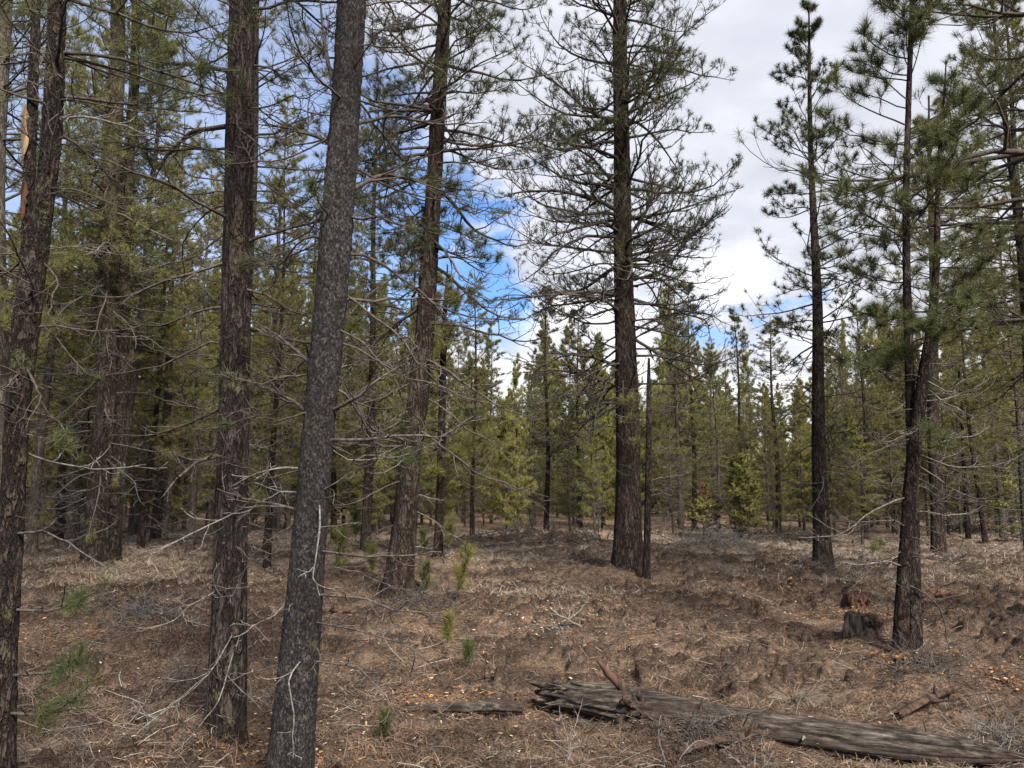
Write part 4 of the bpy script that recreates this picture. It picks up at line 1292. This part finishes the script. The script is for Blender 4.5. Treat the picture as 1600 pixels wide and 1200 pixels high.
# splinters at the broken end
spl = Geo()
for k in range(30):
    a_ = rng.uniform(0, 6.28)
    q = LP[int(rng.integers(8, 30))] + np.array([0, math.cos(a_) * .085, math.sin(a_) * .08])
    P1 = grow(rng, q[None], np.array([[-1, rng.normal(0, .12), rng.normal(.0, .12)]]), rng.uniform(.06, .18), 6, wob=.09)
    spl.tubes(P1, np.linspace(.018, .003, 6)[None] * rng.uniform(.5, 1.3), 5, 0, cap=True)
obj('splintered_end', spl.mesh('splintered_end', [M['log']], o3), root)
# knotty burl and stubs under the log
for (u, dv, L, r0, mm) in [(.20, (.1, -.6, -.9), .13, .030, 'log'), (.29, (-.05, -.5, -1), .14, .028, 'log'), (.385, (.1, -.35, .55), .17, .022, 'log_dark'), (.40, (.25, -.8, -.5), .22, .028, 'log_dark'),
                           (.60, (.1, -.8, .2), .12, .016, 'dead'), (.52, (.0, -.7, -.35), .12, .016, 'dead')]:
    i = int(u * 319)
    stub('branch_stub', LP[i] + np.array([0, -Lr[i] * .6, 0]), dv, L, r0, M[mm], .18, 0, root, o3)
kn = Geo()
i = int(.245 * 319)
for k in range(26):
    dv = norm(np.array([rng.normal(0, .7), -abs(rng.normal(.5, .4)), rng.normal(.2, .7)]))
    P1 = grow(rng, np.array([LP[i] + np.array([rng.normal(0, .05), -Lr[i] * .55, rng.normal(0, .04)])]), dv[None], rng.uniform(.05, .12), 5, wob=.3)
    kn.tubes(P1, np.linspace(.024, .006, 5)[None] * rng.uniform(.6, 1.2), 6, 0, cap=True)
obj('knot', kn.mesh('knot', [M['log_dark']], o3), root)

# slab behind the log with the upright splinter
pth2 = [P(905, 1058, 6.15), P(975, 1068, 6.0), P(1060, 1082, 5.75), P(1150, 1100, 5.5), P(1215, 1118, 5.35)]
pth2 = [np.array([a[0] * 1.015, a[1] + .10, .10 - .05 * k / 4]) for k, a in enumerate(pth2)]
root2 = empty('fallen_log', (pth2[2][0], pth2[2][1], 0), 'narrower half log lying behind the long log with an upright dark splinter', 'log')
ge, LP2, Lr2 = log_mesh(rng, pth2, [.05, .08, .075, .065, .03], 40, 140, .014, wav=.2, lf=.6)
obj('log_body', ge.mesh('log_body', [M['log'], M['log_dark']], root2.location), root2)
sp0 = P(985, 1082, 5.85)
sp0[2] = .10
g_ = Geo()
tipp = P(932, 1030, 5.85)
pth3 = np.linspace(sp0, tipp, 7) + np.array([[0, 0, 0], [0, .0, .02], [0, 0, .025], [0, 0, .015], [0, 0, 0], [.004, 0, .004], [0, 0, 0]])
g_.tubes(pth3[None], np.array([[.05, .042, .036, .034, .030, .022, .004]]), 9, 0, cap=True)
obj('broken_limb', g_.mesh('broken_limb', [M['log_dark']], root2.location), root2)

# broken piece to the left
pth4, rad4 = logpath([(645, 1112, .028), (690, 1118, .052), (725, 1121, .066), (770, 1120, .072), (808, 1120, .06)])
root3 = empty('fallen_log', (pth4[2][0], pth4[2][1], 0), 'short broken log piece with charred pointed tip left of the long log', 'log')
ge, LP3, Lr3 = log_mesh(rng, pth4, rad4, 36, 110, .012, wav=.2, lf=.8)
obj('log_body', ge.mesh('log_body', [M['log'], M['log_dark']], root3.location), root3)
ge, _, _ = log_mesh(rng, [np.array(pth4[0]) + [.0, -.01, .0], np.array(pth4[1]) + [0, -.01, .0], np.array(pth4[1]) + [.09, -.015, -.002]], [.012, .044, .046], 24, 40, .01)
obj('charred_tip', ge.mesh('charred_tip', [M['log_dark'], M['log_dark']], root3.location), root3)

# low dark log pieces
def small_log(px0, py0, px1, py1, r, label, m='log_dark', name='fallen_limb'):
    a, b_ = on_ground(px0, py0, r), on_ground(px1, py1, r)
    mid = (a + b_) / 2 + np.array([0, .03, .01])
    ro = empty(name, (mid[0], mid[1], 0), label, 'fallen limb')
    g_, _, _ = log_mesh(rng, [a, mid, b_], [r * .7, r, r * .6], 20, 60, r * .25, jag0=.03, jag1=.03)
    obj('limb_body', g_.mesh('limb_body', [M[m], M[m]], ro.location), ro)
    g2 = Geo()
    for k in range(3):
        q = a + (b_ - a) * rng.uniform(.2, .85)
        P1 = grow(rng, q[None], np.array([[rng.normal(0, .5), rng.normal(0, .5), .9]]), rng.uniform(.04, .12) + r, 5, wob=.25)
        g2.tubes(P1, np.linspace(r * .35, r * .1, 5)[None], 5, 0, cap=True)
    obj('twig_stub', g2.mesh('twig_stub', [M[m]], ro.location), ro)


small_log(1405, 1135, 1500, 1105, .05, 'dark rotten limb half buried in front of the brush mound', 'log_dark')
small_log(712, 1077, 800, 1068, .018, 'thin dark limb on the duff behind the broken log piece')
small_log(1060, 1200, 1215, 1168, .045, 'reddish dark limb at the bottom edge in front of the long log', 'log_dark')
small_log(640, 1196, 900, 1199, .03, 'black limb lying along the bottom edge')
small_log(1440, 938, 1500, 930, .05, 'dark rotten limb right of the bending pair', 'stump_red')
small_log(1480, 935, 1640, 950, .022, 'long pale pole on the ground at the right edge', 'pale', 'fallen_pole')
small_log(700, 1003, 758, 1000, .012, 'thin pale stick behind the round bright seedling', 'pale', 'stick')
small_log(1180, 918, 1262, 925, .014, 'thin pale stick before the slender open pine', 'pale', 'stick')
small_log(175, 838, 240, 825, .07, 'low fallen log far back behind the mossy pair', 'log_dark')
small_log(500, 958, 545, 962, .045, 'dark rotten chunk beside the nearest scaly trunk', 'log_dark')
small_log(60, 1000, 110, 992, .012, 'pale stick on the ground right of the left edge trunk', 'dead', 'stick')


def stump(px, py, wpx, hpx, label, seed, m1, m2, jag=.35):
    rng_ = np.random.default_rng(seed)
    g0 = G(px, py)
    D = g0[1] + .15
    x = g0[0] * D / g0[1]
    r = wpx / FPX * D / 2
    hgt = hpx / FPX * D
    ro = empty('tree_stump', (x, D, gzs(x, D)), label, 'stump', 'old stumps')
    sides, K = 60, 26
    th = np.arange(sides) * 2 * np.pi / sides
    zz = np.linspace(-.08, 1, K)
    top = 1 - jag * noise2(th * 2.2, th * 0 + .3, seed) * (1 - .8 * np.clip(-np.cos(th) * 1.2, 0, 1))
    rad_ = r * .92 * (1 + .12 * (1 - np.clip(zz, 0, 1)) ** 2)[:, None] * (1 + .05 * np.cos(5 * th + 1)[None]) * (1 - .16 * np.clip(zz, 0, 1)[:, None] ** 2) * (1 + .35 * (noise3(np.cos(th)[None] * 2, np.sin(th)[None] * 2, zz[:, None] * 2, seed + 4) - .5)) * (1 - .22 * (1 - np.abs(2 * noise3(np.cos(th)[None] * 5, np.sin(th)[None] * 5, zz[:, None] * 1.4, seed) - 1)) ** 1)
    Z = zz[:, None] * hgt * np.where(zz[:, None] > 0, top[None], 1)
    V = np.stack([rad_ * np.cos(th), rad_ * np.sin(th), Z], -1)
    # hollow top
    rings = [V]
    for f, dz in ((.85, -.01), (.6, -.05), (.3, -.08)):
        q = V[-1].copy()
        q[:, :2] *= f * (1 + rng_.normal(0, .03, (sides, 1)))
        q[:, 2] += dz * (1 + rng_.normal(0, .5, sides))
        rings.append(q[None])
    V = np.concatenate(rings)
    n = len(V)
    idx = np.arange(n * sides).reshape(n, sides)
    a, b2 = idx[:-1], idx[1:]
    q = np.stack([a, np.roll(a, -1, 1), np.roll(b2, -1, 1), b2], -1).reshape(-1, 4)
    cc = V[-1].mean(0)
    V = np.concatenate([V.reshape(-1, 3), [cc]])
    side_m = (np.cos(th) > -.1)          # dark charred half to the right
    gs = Geo()
    qm = np.tile(side_m, n - 1)
    gs.add(V, q[~qm], None, 0)
    gs.q.append((q[qm], 1))
    gs.t.append((np.stack([idx[-1], np.roll(idx[-1], -1), np.full(sides, n * sides)], -1), 1))
    obj('stump_wood', gs.mesh('stump_wood', [M[m1], M[m2]]), ro)
    # splinters
    g2 = Geo()
    for k in range(26):
        a_ = rng_.uniform(-1.7, 1.9)
        p_ = np.array([math.cos(a_) * r * rng_.uniform(.6, 1.02), math.sin(a_) * r * rng_.uniform(.6, 1.02), hgt * rng_.uniform(.45, .75)])
        P1 = grow(rng_, p_[None], np.array([[rng_.normal(0, .15), rng_.normal(0, .15), 1]]), hgt * rng_.uniform(.08, .22), 4, wob=.08)
        g2.tubes(P1, np.linspace(.028, .003, 4)[None] * rng_.uniform(.5, 1.2), 5, 0, cap=True)
    obj('splinters', g2.mesh('splinters', [M[m2]]), ro)


stump(1350, 1017, 64, 36, 'squat stump with pale wood half and black jagged half near the bending pair', 5, 'stump', 'log_dark', .14)
stump(1337, 957, 46, 26, 'reddish brown rotten stump behind the squat black one', 6, 'stump_red', 'stump_red', .4)


# ------------------------------------------------------------------ brush piles and bare shrubs
def brush(px, py, w_, h_, n, label, seed, m='deadmid', name='brush_pile', L=(.2, .6), r=.004, cat='brush pile', flat=.5, group=None):
    rng_ = np.random.default_rng(seed)
    g0 = G(px, py)
    x, y = g0[0], g0[1]
    ro = empty(name, (x, y, gzs(x, y)), label, cat, group)
    q = rng_.normal(0, 1, (n, 2)) * w_ * .38
    hh = h_ * np.exp(-(q ** 2).sum(1) / (w_ * w_ * .5)) * rng_.random(n)
    zb = gz(x + q[:, 0], y + q[:, 1]) - gzs(x, y)
    d_ = rng_.normal(0, 1, (n, 3)) * np.array([1, 1, flat])
    g_ = Geo()
    P1 = grow(rng_, np.stack([q[:, 0], q[:, 1], zb + hh], -1), d_, rng_.uniform(*L, n), 7, wob=.2, up=-.01)
    s = np.linspace(0, 1, 7)[None]
    R1 = r * rng_.uniform(.6, 1.8, (n, 1)) * (1 - .6 * s)
    g_.tubes(P1, R1, 4, 0)
    o1 = obj('sticks', g_.mesh('sticks', [M[m]]), ro)
    g2 = Geo()
    P2, R2 = children(rng_, P1, R1, 3, .2, .95, .7, .5, 5, 0, .22, .6, r * .35)
    g2.tubes(P2, R2, 3, 0)
    obj('twigs', g2.mesh('twigs', [M[m]]), ro)


brush(1440, 1075, .5, .12, 220, 'tangled brush mound with orange rotten wood in front of the bending pair', 31, 'deadmid', r=.003, L=(.12, .4))
brush(230, 985, .6, .12, 170, 'tangled grey brush pile between the left edge trunk and the straight dark trunk', 32, 'dead', r=.003, L=(.15, .5))
brush(110, 960, .6, .10, 120, 'grey brush heap just right of the left edge trunk', 33, 'dead', r=.003, L=(.15, .5))
brush(1112, 866, 1.6, .45, 300, 'grey dead shrub heap at the clearing edge under the rusty sapling', 34, 'dead', r=.006, L=(.3, .8))
brush(790, 850, 2.4, .3, 220, 'dark debris heap at the clearing edge left of the big centre trunk', 35, 'deadmid', r=.012, L=(.3, .9))
brush(890, 855, 1.4, .25, 160, 'reddish debris heap at the clearing edge close to the big centre trunk', 36, 'twig', r=.012, L=(.3, .8))
brush(1225, 846, 1.8, .4, 220, 'grey twig heap left of the slender open pine', 37, 'deadmid', r=.008, L=(.3, .9))
brush(1295, 905, .9, .15, 160, 'purplish twig litter heap at the foot of the slender open pine', 38, 'deadmid', r=.004, L=(.2, .6))
brush(660, 958, .6, .16, 200, 'dark twig mound at the foot of the flared leaning trunk', 39, 'deadmid', r=.004, L=(.15, .5))
brush(170, 1160, .7, .05, 120, 'pale twig tangle at the bottom beside the left edge trunk', 40, 'dead', r=.0028, L=(.12, .45))
brush(285, 1110, .3, .22, 90, 'small bare bush left of the foot of the straight dark trunk', 42, 'deadmid', r=.0025, L=(.15, .35), flat=1.2)
brush(1575, 1165, .3, .10, 130, 'grey wiry bush at the right bottom corner', 43, 'dead', r=.0024, L=(.1, .35), flat=.9)
brush(1110, 1175, .4, .12, 160, 'root and twig tangle under the long log', 44, 'deadmid', r=.003, L=(.1, .3))
brush(1530, 830, 3.0, .5, 160, 'grey brush heap far back near the right edge', 45, 'deadmid', r=.015, L=(.5, 1.4))
brush(310, 850, 1.6, .4, 160, 'dark brush heap left of the straight dark trunk', 46, 'deadmid', r=.008, L=(.3, .9))
brush(893, 985, .45, .06, 18, 'bleached white branch lying flat in the middle of the clearing', 47, 'dead', 'fallen_branch', (.25, .7), .009, 'branch', .15)


def bare_shrub(px, py, H, n, label, seed, m='dead', r=.004):
    rng_ = np.random.default_rng(seed)
    g0 = G(px, py)
    x, y = g0[0], g0[1]
    ro = empty('bare_shrub', (x, y, gzs(x, y)), label, 'bare shrub', 'leafless shrubs in the foreground')
    a = rng_.uniform(0, 6.28, n)
    d_ = np.stack([np.cos(a) * .9, np.sin(a) * .5, rng_.uniform(.6, 1.4, n)], -1)
    P1 = grow(rng_, np.zeros((n, 3)) + [0, 0, -.02], d_, H * rng_.uniform(.8, 1.7, n), 10, wob=.16, up=-.13)
    s = np.linspace(0, 1, 10)[None]
    R1 = r * (1 - .6 * s) + np.zeros((n, 1))
    g_ = Geo(); g_.tubes(P1, R1, 6, 0)
    obj('stems', g_.mesh('stems', [M[m]]), ro)
    P2, R2 = children(rng_, P1, R1, 5, .3, .95, .8, .3, 6, -.02, .2, .7, .0012)
    P3, R3 = children(rng_, P2, R2, 2, .3, .95, .8, .5, 4, 0, .2, .7, .001)
    g2 = Geo(); g2.tubes(P2, R2, 4, 0); g2.tubes(P3, R3, 3, 0)
    obj('twigs', g2.mesh('twigs', [M[m]]), ro)


bare_shrub(885, 1205, .26, 6, 'arching leafless shrub at the bottom edge left of the long log foot', 51)
bare_shrub(1050, 1215, .26, 7, 'arching leafless shrub at the bottom edge under the log knot', 52)
bare_shrub(1175, 1220, .22, 5, 'grey leafless shrub at the bottom edge in front of the middle of the long log', 53)
bare_shrub(790, 1215, .16, 3, 'short arched twig shrub at the bottom edge below the broken log piece', 54)
bare_shrub(715, 1215, .12, 2, 'single upright grey twig at the bottom edge', 55)
bare_shrub(1530, 1215, .2, 5, 'leafless shrub at the bottom right near the thin end of the long log', 56)


def grass_clump(px, py, r, H, label, seed, n=420):
    rng_ = np.random.default_rng(seed)
    g0 = G(px, py)
    x, y = g0[0], g0[1]
    g_ = Geo()
    a = rng_.uniform(0, 6.28, n)
    q = rng_.random((n, 1)) ** .7 * r * .5
    p0 = np.concatenate([np.cos(a)[:, None] * q, np.sin(a)[:, None] * q, np.full((n, 1), -.01)], 1)
    d_ = np.stack([np.cos(a) * 1.1, np.sin(a) * 1.1, rng_.uniform(.3, 1.6, n)], -1)
    P1 = grow(rng_, p0, d_, H * rng_.uniform(.5, 1.3, n), 5, wob=.1, up=-.22)
    g_.tubes(P1, np.linspace(.0022, .0008, 5)[None] + np.zeros((n, 1)), 3, 0)
    o = obj('dry_grass_clump', g_.mesh('dry_grass_clump', [M['grass']]), None, (x, y, gzs(x, y)))
    tag(o, label, 'grass clump', 'dry grass clumps')


grass_clump(1240, 1092, .22, .2, 'pale straw grass clump just behind the middle of the long log', 61)
grass_clump(1095, 1000, .2, .1, 'small faded grass clump in the open duff right of centre', 62, 200)
grass_clump(985, 968, .22, .1, 'greenish grey grass clump in the middle of the clearing', 63, 200)
grass_clump(1250, 925, .3, .1, 'low grass clump near the rotten reddish stump', 64, 200)
grass_clump(1560, 1140, .25, .14, 'grey grass clump near the thin end of the long log', 65, 260)
grass_clump(80, 1170, .3, .14, 'grey grass clump at the foot of the left edge trunk', 66, 260)

# ------------------------------------------------------------------ litter (nobody could count it)
def scatter(rng_, n, d0, d1, pw, azm=37):
    u = rng_.random(n)
    D = (d0 ** (1 - pw) + u * (d1 ** (1 - pw) - d0 ** (1 - pw))) ** (1 / (1 - pw))
    a = R(azm) * rng_.uniform(-1, 1, n)
    return D * np.tan(a), D


def strands(name, label, cat, n, d0, d1, pw, L, w0, tilt, mt, seed, lift=.02, clump=None):
    rng_ = np.random.default_rng(seed)
    x, y = scatter(rng_, n, d0, d1, pw)
    if clump:
        k = noise2(x / clump, y / clump, seed) > .5
        x, y = x[k], y[k]
        n = len(x)
    k = rng_.random(n) > .85 * clod(x, y)
    x, y = x[k], y[k]
    n = len(x)
    z = gz(x, y) + rng_.random(n) * lift * (.5 + noise2(x / .4, y / .4, 3))
    a = rng_.uniform(0, 6.28, n)
    ti = rng_.normal(0, tilt, n)
    Ls = L * rng_.uniform(.4, 1.5, n) * (1 + y / 40)
    d_ = np.stack([np.cos(a) * np.cos(ti), np.sin(a) * np.cos(ti), np.abs(np.sin(ti))], -1)
    sd = np.stack([-np.sin(a), np.cos(a), np.zeros(n)], -1)
    sd = norm(sd + rng_.normal(0, .5, (n, 3)))
    wv = (w0 * rng_.uniform(.6, 1.4, n) * np.maximum(1, y / 6) ** .8)[:, None] / 2
    p0 = np.stack([x, y, z], -1)
    mid = p0 + d_ * (Ls * .5)[:, None] + rng_.normal(0, .07, (n, 3)) * np.array([1, 1, .3]) * Ls[:, None]
    tip = p0 + d_ * Ls[:, None]
    tip[:, 2] -= np.abs(np.sin(ti)) * Ls * .25
    V = np.stack([p0 - sd * wv, p0 + sd * wv, mid - sd * wv, mid + sd * wv, tip], 1)
    i0 = np.arange(n)[:, None] * 5
    g_ = Geo()
    g_.add(V.reshape(-1, 3), i0 + np.array([[0, 1, 3, 2]]), i0 + np.array([[2, 3, 4]]))
    o = obj(name, g_.mesh(name, [mt]))
    tag(o, label, cat, None, 'stuff')


strands('needle_litter', 'brown fallen pine needles and dead grass covering the ground', 'needle litter', 300000, 2.4, 30, .99, .075, .0029, .32, M['litter'], 71, .03)
strands('grey_litter', 'grey weathered grass stalks and needles mixed in the litter', 'needle litter', 32000, 2.4, 26, .99, .11, .0028, .35, M['litter_grey'], 72, .03, .8)
strands('dry_grass', 'pale dry grass flattened across the far side of the clearing', 'dry grass', 130000, 12, 34, .3, .13, .004, .5, M['grass'], 73, .02, 2.5)


def tussocks():
    """matted clumps of torn up grass and needles"""
    rng_ = np.random.default_rng(75)
    nc_ = 2600
    cx, cy = scatter(rng_, nc_, 2.6, 27, .8)
    kk = noise2(cx / 1.6, cy / 1.2, 33) + rng_.normal(0, .12, nc_) > .42
    cx, cy = cx[kk], cy[kk]
    nc_ = len(cx)
    per = 70
    sz_ = rng_.uniform(.05, .16, (nc_, 1)) * (1 + cy[:, None] / 30)
    a = rng_.uniform(0, 6.28, (nc_, per))
    q = np.sqrt(rng_.random((nc_, per))) * sz_
    x, y = (cx[:, None] + q * np.cos(a)).ravel(), (cy[:, None] + q * np.sin(a)).ravel()
    n = len(x)
    dome = (sz_ * .35 * (1 - (q / sz_) ** 2)).ravel() * rng_.random(n)
    a2 = rng_.uniform(0, 6.28, n)
    ti = rng_.normal(.15, .5, n)
    L = rng_.uniform(.04, .13, n) * (1 + y / 25)
    d_ = np.stack([np.cos(a2) * np.cos(ti), np.sin(a2) * np.cos(ti), np.abs(np.sin(ti))], -1)
    p0 = np.stack([x, y, gz(x, y) + dome], -1)
    bend = norm(d_ + np.array([0, 0, -.7]) + rng_.normal(0, .25, (n, 3)))
    mid = p0 + d_ * (L * .5)[:, None]
    tip = mid + bend * (L * .55)[:, None]
    sd = norm(np.stack([-np.sin(a2), np.cos(a2), rng_.normal(0, .5, n)], -1)) * (.0013 * rng_.uniform(.7, 1.5, n) * np.maximum(1, y / 6) ** .8)[:, None]
    V = np.stack([p0 - sd, p0 + sd, mid - sd, mid + sd, tip], 1)
    i0 = np.arange(n)[:, None] * 5
    g_ = Geo()
    g_.add(V.reshape(-1, 3), i0 + np.array([[0, 1, 3, 2]]), i0 + np.array([[2, 3, 4]]))
    tag(obj('grass_mats', g_.mesh('grass_mats', [M['litter']])), 'matted brown clumps of dead grass and needles over the clearing', 'dead grass', None, 'stuff')


tussocks()


def twigs():
    rng_ = np.random.default_rng(74)
    n = 7000
    x, y = scatter(rng_, n, 2.6, 24, .9)
    k = noise2(x / 1.2, y / 1.2, 21) + rng_.random(n) * .5 > .55
    x, y = x[k], y[k]
    n = len(x)
    a = rng_.uniform(0, 6.28, n)
    d_ = np.stack([np.cos(a), np.sin(a), rng_.normal(.03, .12, n)], -1)
    P1 = grow(rng_, np.stack([x, y, gz(x, y) + .006 + .02 * rng_.random(n)], -1), d_, rng_.uniform(.08, .4, n), 6, wob=.16, up=0)
    P1[:, :, 2] = np.maximum(P1[:, :, 2], gz(P1[:, :, 0], P1[:, :, 1]) + .002)
    R1 = rng_.uniform(.0012, .0042, (n, 1)) * np.linspace(1, .5, 6)[None]
    g_ = Geo()
    g_.tubes(P1, R1, 4, 0)
    tag(obj('twig_litter', g_.mesh('twig_litter', [M['twigs_ground']])), 'thin dead twigs strewn over the forest floor', 'twig litter', None, 'stuff')


twigs()


def chips(name, label, centres, mt, seed, size=(.012, .04)):
    rng_ = np.random.default_rng(seed)
    X, Y = [], []
    for (px, py, sx, sy, n) in centres:
        g0 = G(px, py)
        X.append(g0[0] + rng_.normal(0, sx, n))
        Y.append(g0[1] + rng_.normal(0, sy, n))
    X, Y = np.concatenate(X), np.concatenate(Y)
    k = Y > 2.2
    X, Y = X[k], Y[k]
    n = len(X)
    l = rng_.uniform(*size, n)[:, None] * (1 + Y[:, None] / 25)
    w_ = l * rng_.uniform(.2, .5, (n, 1))
    a = rng_.uniform(0, 6.28, n)
    u = norm(np.stack([np.cos(a), np.sin(a), rng_.normal(0, .25, n)], -1)) * l / 2
    v_ = norm(np.stack([-np.sin(a), np.cos(a), rng_.normal(0, .35, n)], -1)) * w_ / 2
    c0 = np.stack([X, Y, gz(X, Y) + .008 + .012 * rng_.random(n)], -1)
    h = np.array([0, 0, .0025])
    V = np.stack([c0 - u * .8 - v_, c0 + u - v_ * .7, c0 + u * .85 + v_, c0 - u + v_ * .8, c0 - u * .8 - v_ + h, c0 + u - v_ * .7 + h, c0 + u * .85 + v_ + h, c0 - u + v_ * .8 + h], 1)
    F = np.array([[4, 5, 6, 7], [0, 1, 5, 4], [1, 2, 6, 5], [2, 3, 7, 6], [3, 0, 4, 7]])
    g_ = Geo()
    g_.add(V.reshape(-1, 3), (np.arange(n)[:, None, None] * 8 + F[None]).reshape(-1, 4))
    tag(obj(name, g_.mesh(name, [mt], smooth=False)), label, 'wood chips', None, 'stuff')


chips('wood_chips', 'pale wood chips scattered over the forest floor', [(200, 950, .5, .5, 600), (880, 970, .5, .6, 700), (300, 935, .6, .8, 140), (800, 1000, 2.6, 2.0, 300), (700, 1110, .6, .5, 260), (1000, 1170, .9, .35, 160), (1350, 960, .8, 1.2, 260),
                                                                       (420, 1180, .35, .3, 200), (450, 1080, .6, .8, 160), (900, 900, 4, 3, 400), (300, 1000, 1.2, 1.2, 200), (1500, 1050, .6, .6, 120)], M['chips'], 81, (.008, .030))
chips('rotten_wood_crumbs', 'orange rotten wood crumbs around the stumps and brush mound', [(1395, 1058, .12, .10, 420), (1430, 1075, .2, .12, 160), (1340, 965, .35, .3, 500), (1250, 925, .5, .4, 260), (1440, 925, .3, .3, 200),
                                                                       (690, 1098, .22, .1, 260), (100, 995, .3, .3, 260), (1580, 1085, .15, .3, 240), (420, 1190, .3, .2, 200), (860, 1105, .1, .1, 90), (850, 835, 5, 1.5, 300)], M['rot'], 82, (.009, .038))
print('objects', len(bpy.data.objects), 'tris', sum(len(m_.polygons) for m_ in bpy.data.meshes))
